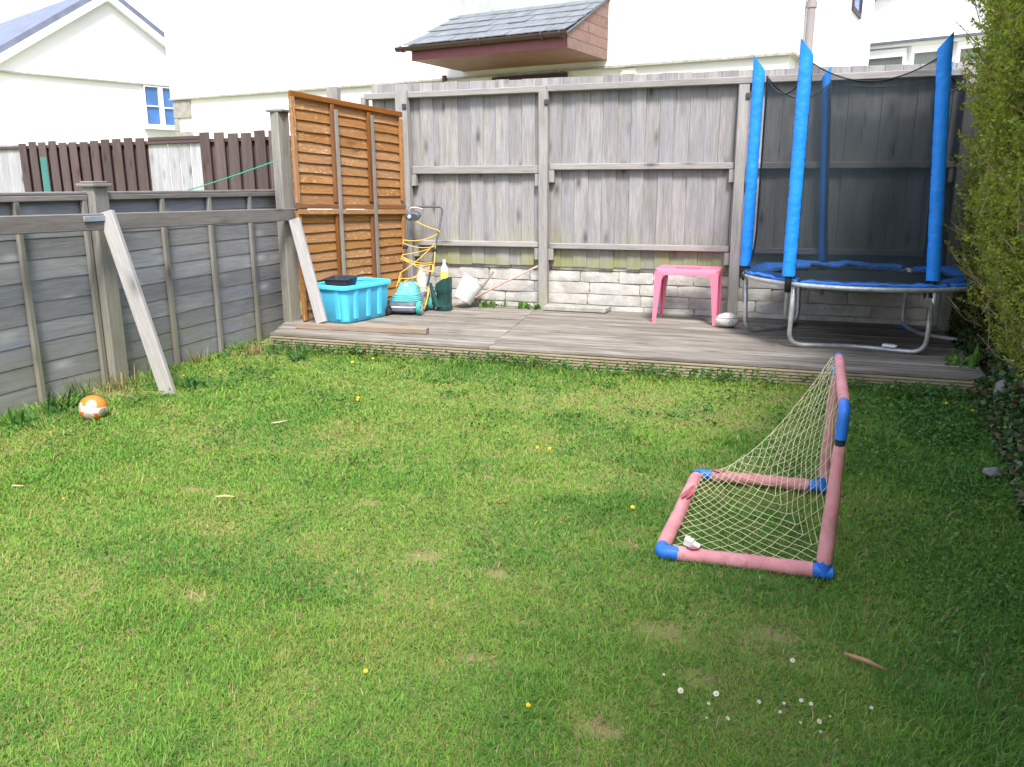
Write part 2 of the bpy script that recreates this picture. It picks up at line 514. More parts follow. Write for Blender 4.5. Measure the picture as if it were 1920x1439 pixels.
def catmull(pts, seg=8):
    P = [Vector(p) for p in pts]
    P = [P[0]] + P + [P[-1]]
    out = []
    for i in range(1, len(P) - 2):
        for k in range(seg):
            t = k / seg
            a, b, c, d = P[i - 1], P[i], P[i + 1], P[i + 2]
            out.append(0.5 * ((2 * b) + (c - a) * t + (2 * a - 5 * b + 4 * c - d) * t * t + (3 * b - a - 3 * c + d) * t ** 3))
    out.append(P[-2])
    return out


_cache = {}


def board(name, parent, p0, p1, w, th, normal, mat, ch=0.004, wob=0.0):
    """a plank from p0 to p1 (centre line), its wide face looking along `normal`; chamfered long edges.
    The mesh is shared by boards of one size, the grain runs along local X."""
    p0, p1 = Vector(p0), Vector(p1)
    d = p1 - p0
    L = d.length
    d.normalize()
    nz = Vector(normal)
    nz = (nz - d * nz.dot(d)).normalized()
    wy = nz.cross(d)
    mt = Matrix((d, wy, nz)).transposed().to_4x4()
    mt.translation = (p0 + p1) / 2
    key = (round(L, 3), round(w, 3), round(th, 3), mat, ch, wob, rnd.randrange(3) if wob else 0)
    me = _cache.get(key)
    if me is None:
        mb = MB()
        seg = 1 if not wob else 7
        rs = []
        for i in range(seg + 1):
            x = -L / 2 + L * i / seg
            a, b = -w / 2, w / 2
            if wob:
                a += rnd.uniform(-wob, wob)
                b += rnd.uniform(-wob, wob) * .5
            h = th / 2
            rs.append([(x, a + ch, -h), (x, b - ch, -h), (x, b, -h + ch), (x, b, h - ch), (x, b - ch, h), (x, a + ch, h), (x, a, h - ch), (x, a, -h + ch)])
        mb.rings(rs)
        me = bpy.data.meshes.new(name)
        me.from_pydata(mb.v, [], mb.f)
        me.materials.append(M[mat])
        _cache[key] = me
    o = bpy.data.objects.new(name, me)
    return link(o, parent, mt)


def rounded_rect(w, d, r, n=5):
    pts = []
    for cx, cy, a0 in ((w / 2 - r, d / 2 - r, 0), (-w / 2 + r, d / 2 - r, 90), (-w / 2 + r, -d / 2 + r, 180), (w / 2 - r, -d / 2 + r, 270)):
        for k in range(n + 1):
            a = R(a0 + 90 * k / n)
            pts.append((cx + r * math.cos(a), cy + r * math.sin(a)))
    return pts


def np_mesh(name, verts, faces, tone=None, mat=None, parent=None, kind=None):
    """verts (n,3), faces (m,k) all of the same size, tone (n,3) per vertex"""
    me = bpy.data.meshes.new(name)
    n, (m, k) = len(verts), faces.shape
    me.vertices.add(n)
    me.vertices.foreach_set('co', np.ascontiguousarray(verts, np.float32).ravel())
    me.loops.add(m * k)
    me.loops.foreach_set('vertex_index', np.ascontiguousarray(faces, np.int32).ravel())
    me.polygons.add(m)
    me.polygons.foreach_set('loop_start', np.arange(0, m * k, k, dtype=np.int32))
    me.update(calc_edges=True)
    if tone is not None:
        a = me.attributes.new('tone', 'FLOAT_COLOR', 'POINT')
        a.data.foreach_set('color', np.concatenate([tone, np.ones((n, 1))], 1).astype(np.float32).ravel())
    me.materials.append(M[mat])
    o = bpy.data.objects.new(name, me)
    link(o, parent)
    if kind: o['kind'] = kind
    return o


def vnoise(x, y, s, seed=0):
    g = np.random.default_rng(seed).random((64, 64))
    x, y = x * s + 100, y * s + 100
    i, j = np.floor(x).astype(int), np.floor(y).astype(int)
    fx, fy = x - i, y - j
    fx, fy = fx * fx * (3 - 2 * fx), fy * fy * (3 - 2 * fy)
    G = lambda a, b: g[a % 64, b % 64]
    return (G(i, j) * (1 - fx) + G(i + 1, j) * fx) * (1 - fy) + (G(i, j + 1) * (1 - fx) + G(i + 1, j + 1) * fx) * fy


def ground_h(x, y):
    x, y = np.asarray(x, float), np.asarray(y, float)
    h = 0.03 * (vnoise(x, y, 1.1, 3) - 0.5) + 0.014 * (vnoise(x, y, 4.0, 4) - 0.5)
    inside = np.clip((x + 5.05) / 0.4, 0, 1) * np.clip((6.75 - y) / 0.3, 0, 1)
    return h * inside


DECK = 0.17

# ------------------------------------------------------------------ ground
def build_ground():
    t = NT('soil and turf', 0.95, 0.1)
    g = t.n('ShaderNodeNewGeometry').outputs['Position']
    c = t.ramp(t.noise(g, 9, 6, 0.7), [(0.3, (0.15, 0.20, 0.05)), (0.5, (0.22, 0.24, 0.075)), (0.7, (0.29, 0.205, 0.125))])
    c = t.mix(t.math('MULTIPLY', t.ramp(t.noise(g, 55, 4, 0.7), [(0.45, (0, 0, 0)), (0.65, (1, 1, 1))]), 0.55), c, (0.30, 0.24, 0.13))
    t.bump(t.noise(g, 60, 5, 0.7), 0.8, 0.02)
    t.color(c)
    M['ground'] = t.m
    xs = np.concatenate([[-160, -60, -20, -9], np.arange(-5.4, 2.6, 0.08), [5, 12, 40, 160]])
    ys = np.concatenate([[-60, -20, -6], np.arange(-0.5, 7.2, 0.08), [9.5, 14, 30, 80, 300]])
    X, Y = np.meshgrid(xs, ys, indexing='ij')
    Z = ground_h(X, Y)
    nx, ny = X.shape
    v = np.stack([X.ravel(), Y.ravel(), Z.ravel()], 1)
    i, j = np.meshgrid(np.arange(nx - 1), np.arange(ny - 1), indexing='ij')
    a = (i * ny + j).ravel()
    f = np.stack([a, a + ny, a + ny + 1, a + 1], 1)
    o = np_mesh('ground', v, f, None, 'ground')
    o.data.shade_smooth()
    tag(o, kind='structure')


build_ground()

# ------------------------------------------------------------------ far houses
DW, NW = Vector((-.979, .204, 0)).normalized(), Vector((.204, .979, 0)).normalized()
HC = Vector((0.014, 13.0, 0))


def hw(a, n, z):          # house frame: a along the wall to the left, n into the house, z up
    return HC + DW * a + NW * n + Vector((0, 0, z))


def hbox(mb, a0, a1, n0, n1, z0, z1):
    vs = [hw(a, n, z) for z in (z0, z1) for n in (n0, n1) for a in (a0, a1)]
    mb.add(vs, [(0, 1, 3, 2), (4, 6, 7, 5), (0, 4, 5, 1), (1, 5, 7, 3), (3, 7, 6, 2), (2, 6, 4, 0)])
    return mb


def build_middle_house():
    h = thing('house', 'large white rendered house behind the tall fence with slate porch canopy and brown downpipes', 'house', hw(6, 0, 0))
    # upper render stands proud of the plinth below the drip line
    hbox(MB(), 0.0, 13.3, 0.0, 8.0, 3.40, 6.4).obj('wall', h, 'white_render')
    hbox(MB(), 0.06, 13.26, 0.05, 7.9, 0.0, 3.398).obj('lower_wall', h, 'cream_render')
    d = MB()
    hbox(d, -0.02, 13.33, -0.025, 0.0, 3.385, 3.42)
    d.obj('drip_moulding', h, 'mortar')
    d = MB()
    hbox(d, -0.026, 0.0, 0.0, 8.0, 3.385, 3.42)
    d.obj('drip_moulding', h, 'mortar')
    # roof
    mb = MB()
    rp = [hw(-.3, -.4, 6.3), hw(-.3, 8.4, 6.3), hw(-.3, 4, 9.2), hw(13.6, -.4, 6.3), hw(13.6, 8.4, 6.3), hw(13.6, 4, 9.2)]
    mb.add(rp, [(0, 2, 5, 3), (1, 4, 5, 2), (0, 1, 2), (3, 5, 4), (0, 3, 4, 1)])
    mb.obj('roof', h, 'slate_roof')
    # bare blocks left at the corner where the render is missing
    for a0, a1, z0, z1 in ((12.72, 13.275, 3.0, 3.37), (13.14, 13.275, 2.72, 2.997), (12.72, 13.275, 2.45, 2.717), (13.14, 13.275, 2.1, 2.447)):
        hbox(MB(), a0, a1, 0.015, 0.12, z0, z1).obj('quoin_block', h, 'concrete', bevel=0.012)
    # wall vent
    v = MB()
    hbox(v, 2.38, 2.63, 0.02, 0.06, 3.27, 3.37)
    for k in range(4):
        hbox(v, 2.40, 2.61, 0.005, 0.02, 3.283 + k * .022, 3.293 + k * .022)
    v.obj('air_vent', h, 'cream_render')
    # dark door head under the canopy
    hbox(MB(), 3.58, 5.0, -0.01, 0.08, 1.2, 3.372).obj('door', h, 'dark_frame')
    # ---- porch canopy
    A0, A1, OUT = 2.86, 5.60, 1.50
    zs = 3.506
    zg = 3.70       # eaves
    zt = 4.42       # top against the wall
    can = MB()
    hbox(can, A0 + .02, A1 - .02, -OUT + .03, 0.0, zs, zs + .03)
    soff = can.obj('porch_soffit', h, 'soffit')
    f = MB()
    hbox(f, A0 + .02, A1 - .02, -OUT - .02, -OUT + .028, zs - .01, zg + .02)
    f.obj('porch_fascia', h, 'fascia_red')
    # side cheeks of horizontal cladding boards, cut to the roof slope
    for a, nm in ((A0, -1), (A1, 1)):
        nb = 6
        hh = (zt - zs) / nb
        for k in range(nb):
            z0, z1 = zs + k * hh, zs + (k + 1) * hh - .006
            def nout(z):
                return -OUT if z <= zg else -OUT * max(0.02, (zt - z) / (zt - zg))
            q = [(nout(z0) + .03, z0), (-.002, z0), (-.002, z1), (nout(z1) + .03, z1)]
            m_ = MB()
            aa, ab = (a, a + .02) if nm < 0 else (a - .02, a)
            vs = [hw(aa, n_, z_) for n_, z_ in q] + [hw(ab, n_, z_) for n_, z_ in q]
            m_.add(vs, [(0, 1, 2, 3), (7, 6, 5, 4), (0, 4, 5, 1), (1, 5, 6, 2), (2, 6, 7, 3), (3, 7, 4, 0)])
            m_.obj('cladding_board', h, 'cladding')
    # slated roof: deck and slates one by one
    rdeck = MB()
    vs = [hw(a, n, z) for a in (A0 - .03, A1 + .05) for n, z in ((-OUT - .10, zg - .02), (-.01, zt + .03), (-.01, zt + .0), (-OUT - .10, zg - .05))]
    rdeck.add(vs, [(0, 1, 2, 3), (7, 6, 5, 4), (0, 4, 5, 1), (1, 5, 6, 2), (2, 6, 7, 3), (3, 7, 4, 0)])
    rd = rdeck.obj('porch_roof', h, 'porch_slate')
    rows = 5
    for r in range(rows):
        t0, t1 = r / rows, (r + 1.25) / rows
        t1 = min(t1, 1.0)
        n0, n1 = -OUT - .13 + (OUT + .10) * t0, -OUT - .13 + (OUT + .10) * t1
        z0, z1 = zg - .0 + (zt - zg) * t0, zg - .0 + (zt - zg) * t1
        w = 0.33
        a = A0 - .04 - (w / 2 if r % 2 else 0)
        while a < A1 + .04:
            b0, b1 = max(a, A0 - .04), min(a + w - .012, A1 + .06)
            a += w
            if b1 - b0 < .06: continue
            j = rnd.uniform(-.014, .014)
            sl = MB()
            up = Vector((0, 0, 1))
            vs = [hw(b0, n0 + j, z0 + .032), hw(b1, n0 + j, z0 + .032), hw(b1, n1, z1 + .012), hw(b0, n1, z1 + .012)]
            vs += [p - Vector((0, 0, .012)) for p in vs]
            sl.add(vs, [(0, 3, 2, 1), (4, 5, 6, 7), (0, 1, 5, 4), (1, 2, 6, 5), (2, 3, 7, 6), (3, 0, 4, 7)])
            c0 = (vs[0] + vs[2]) / 2
            sl.obj('slate', rd, 'porch_slate', world=Matrix.Translation(c0))
    # lead upstand above the slates
    l_ = MB()
    hbox(l_, A0 - .03, A1 + .02, -.10, -.004, zt - .03, zt + .05)
    hbox(l_, A0 + .1, A1 + .02, -.05, -.004, zt + .052, zt + .26)
    l_.obj('lead_flashing', h, 'lead')
    # half round gutter with brackets
    gm = MB()
    prof = [(.065 * math.cos(R(a)), .065 * math.sin(R(a))) for a in range(180, 361, 20)] + [(.055 * math.cos(R(a)), .055 * math.sin(R(a))) for a in range(360, 179, -20)]
    rr = [[hw(a, -OUT - .09 + px, zg - .0 + pz) for px, pz in prof] for a in (A0 - .08, A1 + .22)]
    gm.rings(rr)
    g = gm.obj('gutter', h, 'brown_pvc', smooth=40)
    for a in (A0 + .02, A0 + .32, (A0 + A1) / 2, A1 - .1, A1 + .08):
        b = MB()
        pr = [(.078 * math.cos(R(k)), .078 * math.sin(R(k))) for k in range(170, 371, 20)] + [(.066 * math.cos(R(k)), .066 * math.sin(R(k))) for k in range(370, 169, -20)]
        b.rings([[hw(x, -OUT - .09 + px, zg + pz) for px, pz in pr] for x in (a, a + .035)])
        b.obj('gutter_bracket', g, 'brown_pvc')
    dp = MB().tube([hw(5.94, -.08, 3.45), hw(5.94, -.08, 0.2)], .045, 10)
    dp.obj('downpipe', h, 'brown_pvc', smooth=50)
    # right side wall: pipe and brown window
    p = MB().tube([hw(-.09, .62, 6.3), hw(-.09, .62, 0.2)], .06, 12)
    for z in (4.1, 5.4):
        p.tube([hw(-.09, .62, z), hw(-.09, .62, z + .08)], .075, 12)
    p.obj('downpipe', h, 'downpipe', smooth=50)
    wf = MB()
    hbox(wf, -.04, .02, 4.9, 6.0, 4.80, 4.88)
    hbox(wf, -.04, .02, 4.9, 6.0, 5.95, 6.03)
    hbox(wf, -.04, .02, 4.9, 4.98, 4.882, 5.948)
    hbox(wf, -.04, .02, 5.92, 6.0, 4.882, 5.948)
    w_ = wf.obj('window', h, 'dark_frame')
    hbox(MB(), -.012, .01, 4.982, 5.918, 4.882, 5.948).obj('pane', w_, 'glass')


build_middle_house()

DL, NL = Vector((.396, .918, 0)).normalized(), Vector((.918, -.396, 0)).normalized()
LC = Vector((-15.158, 17.369, 0))


def lw(a, n, z):
    return LC + DL * a + NL * n + Vector((0, 0, z))


def lbox(mb, a0, a1, n0, n1, z0, z1):
    vs = [lw(a, n, z) for z in (z0, z1) for n in (n0, n1) for a in (a0, a1)]
    mb.add(vs, [(0, 2, 3, 1), (4, 5, 7, 6), (0, 1, 5, 4), (1, 3, 7, 5), (3, 2, 6, 7), (2, 0, 4, 6)])
    return mb


def build_left_house():
    h = thing('house', 'white gabled house with blue slate roof beyond the brown pickets', 'house', lw(-.7, 0, 0))
    ap, za, sl = -.70, 5.78, .66
    hwid = 4.3
    def zr(a): return za - abs(a - ap) * sl
    e0, e1 = ap - hwid, ap + hwid
    for nm, n0, n1, z0 in (('gable_wall', 0, -9, 3.98), ('lower_wall', -.05, -8.95, 0.0)):
        m_ = MB()
        if nm == 'gable_wall':
            half = (za - 3.98) / sl
            pr = [(ap - half, 3.98), (ap + half, 3.98), (ap, za)]
        else:
            half = (za - 3.978) / sl
            pr = [(e0, 0), (e1, 0), (e1, zr(e1)), (ap + half, 3.978), (ap - half, 3.978), (e0, zr(e0))]
        k = len(pr)
        vs = [lw(a, n0, z) for a, z in pr] + [lw(a, n1, z) for a, z in pr]
        m_.add(vs, [tuple(range(k)), tuple(reversed(range(k, 2 * k)))] + [(i, i + k, (i + 1) % k + k, (i + 1) % k) for i in range(k)])
        m_.obj(nm, h, 'white_render')
    lbox(MB(), ap - half, ap + half, -.02, .03, 3.965, 3.995).obj('drip_moulding', h, 'mortar')
    for s in (-1, 1):
        m_ = MB()
        a0, a1 = ap, ap + s * (hwid + .35)
        z0, z1 = za, za - (hwid + .35) * sl
        vs = [lw(a, n, z + dz) for a, z in ((a0, z0), (a1, z1)) for n in (.14, -9.3) for dz in (.16, .30)]
        m_.add(vs, [(0, 1, 3, 2), (4, 6, 7, 5), (0, 4, 5, 1), (2, 3, 7, 6), (1, 5, 7, 3), (0, 2, 6, 4)])
        m_.obj('roof', h, 'slate_roof')
        b = MB()
        vs = [lw(a, n, z + dz) for a, z in ((a0, z0), (a1, z1)) for n in (.16, .02) for dz in (-.02, .155)]
        b.add(vs, [(0, 1, 3, 2), (4, 6, 7, 5), (0, 4, 5, 1), (2, 3, 7, 6), (1, 5, 7, 3), (0, 2, 6, 4)])
        b.obj('bargeboard', h, 'upvc')
    a0, a1, z0, z1 = 0.0, 1.15, 2.98, 3.95
    wf = MB()
    for q in ((a0, a1, z0, z0 + .06), (a0, a1, z1 - .02, z1), (a0, a0 + .02, z0 + .062, z1 - .022), (a1 - .06, a1, z0 + .062, z1 - .022), (.36, .47, z0 + .062, z1 - .022)):
        lbox(wf, q[0], q[1], -.04, .03, q[2], q[3])
    lbox(wf, a0 + .022, .358, -.015, .02, 3.46, 3.49)
    lbox(wf, .472, a1 - .062, -.015, .02, 3.44, 3.47)
    w_ = wf.obj('window', h, 'upvc')
    lbox(MB(), a0 + .01, a1 - .03, -.045, -.02, z0 + .03, z1 - .01).obj('pane', w_, 'glass')
    lbox(MB(), a0 - .08, a1 + .08, -.04, .12, z0 - .06, z0 - .002).obj('sill', w_, 'upvc')


build_left_house()

DR, NR = Vector((-.93, .37, 0)).normalized(), Vector((.37, .93, 0)).normalized()
RC = Vector((1.789, 23.045, 0))


def rw(a, n, z):
    return RC + DR * a + NR * n + Vector((0, 0, z))


def rbox(mb, a0, a1, n0, n1, z0, z1):
    vs = [rw(a, n, z) for z in (z0, z1) for n in (n0, n1) for a in (a0, a1)]
    mb.add(vs, [(0, 1, 3, 2), (4, 6, 7, 5), (0, 4, 5, 1), (1, 5, 7, 3), (3, 7, 6, 2), (2, 6, 4, 0)])
    return mb


def build_right_house():
    h = thing('house', 'white gabled house with sunroom windows glimpsed behind the trampoline', 'house', rw(-2, 0, 0))
    ap, za, sl, hwid = -1.0, 6.5, .52, 3.2
    pr = [(ap - hwid, 0), (ap + hwid, 0), (ap + hwid, za - hwid * sl), (ap, za), (ap - hwid, za - hwid * sl)]
    k = 5
    m_ = MB()
    vs = [rw(a, 0.3, z) for a, z in pr] + [rw(a, 9, z) for a, z in pr]
    m_.add(vs, [tuple(reversed(range(k))), tuple(range(k, 2 * k))] + [(i, (i + 1) % k, (i + 1) % k + k, i + k) for i in range(k)])
    m_.obj('gable_wall', h, 'white_render')
    for s in (-1, 1):
        m_ = MB()
        a0, a1 = ap, ap + s * (hwid + .3)
        z0, z1 = za, za - (hwid + .3) * sl
        vs = [rw(a, n, z + dz) for a, z in ((a0, z0), (a1, z1)) for n in (-.05, 9.3) for dz in (.03, .2)]
        m_.add(vs, [(0, 2, 3, 1), (4, 5, 7, 6), (0, 1, 5, 4), (2, 6, 7, 3), (1, 3, 7, 5), (0, 4, 6, 2)])
        m_.obj('roof', h, 'slate_roof')
    # sunroom
    rbox(MB(), -3.4, .9, -1.0, .3, 4.66, 4.80).obj('sunroom_fascia', h, 'upvc')
    rbox(MB(), -3.45, .95, -1.08, -1.002, 4.73, 4.78).obj('gutter', h, 'grey_plastic')
    rbox(MB(), -3.4, .9, -.9, .3, 0, 3.9).obj('lower_wall', h, 'white_render')
    for a0, a1, zz0, zz1 in ((-.02, 0.88, 3.95, 4.52), (-1.15, -.08, 3.95, 4.52), (-2.1, -1.25, 4.1, 4.56), (-3.3, -2.2, 4.1, 4.56)):
        wf = MB()
        for q in ((a0, a1, zz0, zz0 + .07), (a0, a1, zz1 - .07, zz1 + .1), (a0, a0 + .07, zz0 + .072, zz1 - .072), (a1 - .07, a1, zz0 + .072, zz1 - .072)):
            rbox(wf, q[0], q[1], -.95, -.88, q[2], q[3])
        w_ = wf.obj('window', h, 'upvc')
        rbox(MB(), a0 + .04, a1 - .04, -.91, -.89, zz0 + .04, zz1 - .04).obj('pane', w_, 'glass_dim')
    rbox(MB(), -3.4, .9, -.86, .3, 3.902, 4.658).obj('sunroom_frame', h, 'upvc')


build_right_house()

# ------------------------------------------------------------------ neighbour's picket fence
DP, NP = Vector((-.979, .204, 0)).normalized(), Vector((.204, .979, 0)).normalized()
PB = Vector((-5.0, 9.4, 0))


def pw(a, n, z):
    return PB + DP * a + NP * n + Vector((0, 0, z))


def build_pickets():
    f = thing('picket_fence', 'brown stained picket fence over pale boards beyond the low grey fence', 'fence', pw(4, 0, 0))
    xs = [1.46, 1.72, 1.98, 2.25, 2.51, 2.80] + [4.20 + k * .273 for k in range(12)]
    for i, a in enumerate(xs):
        top = 2.25 + rnd.uniform(-.02, .02) + (.03 if i < 6 else 0)
        teal = i == 15
        o = board('picket', f, pw(a + rnd.uniform(-.012, .012), 0, .25), pw(a + rnd.uniform(-.012, .012), 0, top), .19, .022, -NP, 'picket', .005)
        if teal:
            pt = board('paint_patch', o, pw(a, -.013, .9), pw(a, -.013, 2.02), .175, .004, -NP, 'teal_wood', .001)
            pt['label'] = 'teal painted lower half of a picket'
    # pale boards behind, seen in the gap and at the far end
    for a in (3.08, 3.32, 3.56, 3.80, 4.0, 7.46, 7.68, 7.90, 8.12):
        board('back_board', f, pw(a, .07, .25), pw(a, .07, 2.17 if a < 5 else 2.24), .215, .02, -NP, 'far_grey', .004)
    for a in [1.3 + .23 * k for k in range(8)] + [4.22 + .23 * k for k in range(14)]:
        board('shadow_board', f, pw(a, .075, .25), pw(a, .075, 2.205), .228, .018, -NP, 'picket', .004)
    for z, th in ((2.185, .05), (1.0, .09)):
        board('rail', f, pw(1.2, .045, z), pw(8.1, .045, z), th, .04, -NP, 'picket', .006)
    board('cap_board', f, pw(2.95, .05, 2.235), pw(4.05, .05, 2.235), .05, .06, -NP, 'picket', .006)


build_pickets()

# ------------------------------------------------------------------ tall back fence with block wall below
FB_Y = 9.215
POSTS = (-4.28, -2.562, -0.425, 1.66)


def build_back_fence():
    f = thing('board_fence', 'tall pale weathered close board fence on the white block wall', 'fence', (-1, 9.2, .66))
    x, i = -4.72, 0
    while x < 3.0:
        w = .150
        top = 2.735 + rnd.uniform(-.005, .005) - .006 * max(0, x)
        dy = .006 if i % 2 else -.006
        dy += rnd.choice((-.001, 0, .001))
        board('fence_board', f, (x + w / 2, FB_Y + dy, .662 + rnd.uniform(-.01, .01)), (x + w / 2 + rnd.uniform(-.004, .004), FB_Y + dy, top), w + .008 + rnd.choice((0, .003)), .017, (0, -1, 0), 'pale_board', .003)
        x += .156
        i += 1
    for px in POSTS:
        w = .15 if px < -4 else .105
        z0 = .12
        board('post', f, (px + .01, 9.125, z0), (px - .01, 9.125, 2.64 if px < -4 else 2.585), w, .10, (0, -1, 0), 'pale_rail', .006)
    board('post', f, (-5.36, 9.42, 0), (-5.36, 9.42, 2.75), .15, .10, (0, -1, 0), 'pale_rail', .006)
    board('post', f, (-4.83, 9.22, 0), (-4.83, 9.22, 2.60), .08, .08, (0, -1, 0), 'pale_rail', .006)
    bays = [(-4.78, POSTS[1] + .02), (POSTS[1] + .025, POSTS[2] + .5), (POSTS[2] + .505, 3.0)]
    for k, (a, b) in enumerate(bays):
        dz = (-.008, .012, .02)[k]
        board('rail', f, (a, 9.155, 2.605 + dz), (b, 9.155, 2.62 + dz), .068, .095, (0, -1, 0), 'pale_rail', .006)
    seg = [(POSTS[0] + .075, POSTS[1] - .053), (POSTS[1] + .053, POSTS[2] - .053), (POSTS[2] + .053, POSTS[3] - .053)]
    for k, (a, b) in enumerate(seg):
        for z, dz, w in ((1.755 if k == 0 else 1.782, 0, .09 if k == 0 else .066), (.908, .005, .062)):
            board('rail', f, (a + .015, 9.168, z - dz), (b - .015, 9.168, z + dz), w, .07, (0, -1, 0), 'pale_rail', .006)
            for xx in (a + .03, b - .03):
                board('rail_block', f, (xx, 9.165, z - w / 2 - .135), (xx, 9.165, z - w / 2 - .004), .06, .072, (0, -1, 0), 'pale_rail', .005)
    for px in POSTS[:3]:
        m_ = MB().box((px + .01, 9.06, 2.44), (px + .065, 9.074, 2.50))
        m_.obj('metal_clip', f, 'dark_plastic', bevel=.006)


build_back_fence()


def build_block_wall():
    w = thing('block_wall', 'low limewashed block wall under the tall fence', 'wall', (-1, 9.3, .1))
    MB().box((-4.7, 9.262, -.05), (3.0, 9.42, .645)).obj('mortar_core', w, 'mortar')
    z = .10
    for r, hgt in enumerate((.125, .128, .135, .132, .130)):
        x = -4.68 - rnd.uniform(0, .3)
        while x < 2.9:
            L = rnd.uniform(.34, .78)
            bw, bh = L - rnd.uniform(.003, .014), hgt - rnd.uniform(.003, .014)
            mb = MB()
            # uneven, worn block: 3x2 front grid with the corners eased back
            nx, nz = 4, 3
            fv, bv = [], []
            for iz in range(nz):
                for ix in range(nx):
                    u, v = ix / (nx - 1), iz / (nz - 1)
                    ed = (u in (0, 1)) or (v in (0, 1))
                    co = (u in (0, 1)) and (v in (0, 1))
                    dx = rnd.uniform(-.008, .008) if 0 < u < 1 else rnd.uniform(-.006, .004) * (1 if u == 0 else -1)
                    px = (u - .5) * bw * (.985 if co else 1) + dx
                    pz = (v - .5) * bh * (.97 if co else 1) + rnd.uniform(-.005, .005)
                    py = (.007 if ed else 0) + (.006 if co else 0) + rnd.uniform(-.005, .005)
                    fv.append((px, py, pz))
                    bv.append((px, .085, pz))
            mb.v = fv + bv
            N = nx * nz
            for iz in range(nz - 1):
                for ix in range(nx - 1):
                    a = iz * nx + ix
                    mb.f.append((a, a + 1, a + nx + 1, a + nx))
            per = list(range(nx)) + [nx * k + nx - 1 for k in range(1, nz)] + [N - 2 - k for k in range(nx - 1)] + [nx * k for k in range(nz - 2, 0, -1)]
            for k in range(len(per)):
                a, b = per[k], per[(k + 1) % len(per)]
                mb.f.append((b, a, a + N, b + N))
            mb.mi = [0] * len(mb.f)
            mb.obj('block', w, 'block', smooth=50, world=Matrix.Translation((x + L / 2, 9.232 + rnd.uniform(-.008, .008), z + hgt / 2)), local=True)
            x += L
        z += hgt


build_block_wall()

# ------------------------------------------------------------------ decking
def build_deck():
    d = thing('decking', 'low weathered grey timber deck along the back fence', 'deck', (-1.6, 8, 0))
    Y0, Y1 = 6.79, 9.24
    n = 20
    p = (Y1 - Y0) / n
    for i in range(n):
        y = Y0 + p * (i + .5)
        j = -2.42 - .012 * i + rnd.uniform(-.01, .01)
        ends = [(-4.70 - .22 * max(0, min(1, (y - 6.9) / .5)) if y < 7.5 else -5.0, j), (j + .004, 1.62 + rnd.uniform(-.04, .04))]
        for a, b in ends:
            dz = rnd.uniform(-.003, .003)
            board('deck_board', d, (a, y, DECK - .014 + dz), (b, y, DECK - .014 + dz + rnd.uniform(-.002, .002)), p - rnd.uniform(.005, .010), .028, (0, 0, 1), 'deck', .003)
    # grooved edge board
    for a, b in ((-4.70, -1.95), (-1.947, 1.6)):
        prof = []
        zz = DECK - .034
        for k in range(6):
            prof += [(-.014, zz), (-.014, zz - .013), (.002, zz - .0145), (.002, zz - .0235)]
            zz -= .025
        prof += [(.016, zz), (.016, DECK - .034)]
        mb = MB().rings([[Vector((x - (a + b) / 2, py, pz)) for py, pz in prof] for x in (a, b)])
        mb.obj('edge_board', d, 'fascia', world=Matrix.Translation(((a + b) / 2, 6.79, 0)), local=True)
    for x in np.arange(-4.6, 1.6, .6):
        MB().box((x, 6.83, -.02), (x + .05, 9.2, DECK - .032)).obj('joist', d, 'plank')


build_deck()

# ------------------------------------------------------------------ low grey lap fence on the left
def build_left_fence():
    f = thing('lap_fence', 'low dark grey lap panel fence along the left of the lawn', 'fence', (-5.1, 5.1, 0))
    FX = -5.1
    for y0, y1 in ((2.62, 5.06), (5.235, 7.76)):
        n = 10
        for k in range(n):
            z = .02 + k * .1495
            tilt = .02
            p0 = (FX, y0, z + .082)
            board('slat', f, p0, (FX, y1, z + .082 + rnd.uniform(-.006, .006)), .176, .012, (1, 0, .03), 'grey_slat', .003, wob=.005)
        # frame battens in front
        m = 4
        for k in range(m + 1):
            y = y0 + .022 + (y1 - y0 - .044) * k / m
            board('batten', f, (FX + .036, y, .01), (FX + .036, y, 1.475), .044, .034, (1, 0, 0), 'grey_batten', .004)
        board('frame_rail', f, (FX + .036, y0, 1.495), (FX + .036, y1, 1.495), .04, .036, (1, 0, 0), 'grey_rail', .004)
        board('cap_rail', f, (FX + .01, y0, 1.528), (FX + .01, y1, 1.528), .085, .022, (0, 0, 1), 'grey_batten', .004)
    # posts
    po = board('post', f, (FX + .05, 5.147, -.05), (FX + .05, 5.147, 1.575), .15, .12, (1, 0, 0), 'grey_batten', .008)
    mb = MB()
    for (a, z0, z1) in ((.098, 1.575, 1.60), (.075, 1.601, 1.618)):
        mb.box((FX + .05 - a * .85, 5.147 - a, z0), (FX + .05 + a * .85, 5.147 + a, z1))
    mb.obj('post_cap', po, 'grey_batten', bevel=.006)
    po = board('post', f, (-4.90, 7.50, -.05), (-4.90, 7.50, 2.30), .15, .12, (1, -.3, 0), 'grey_batten', .008)
    mb = MB().box((-5.0, 7.41, 2.30), (-4.81, 7.59, 2.325))
    mb.obj('post_cap', po, 'grey_batten', bevel=.006)
    # heavy board nailed across the posts
    a, b = Vector((-4.985, 2.3, 1.352)), Vector((-4.80, 7.72, 1.285))
    board('cross_rail', f, a, b, .125, .05, (1, -.03, 0), 'grey_rail', .006)
    return f


build_left_fence()

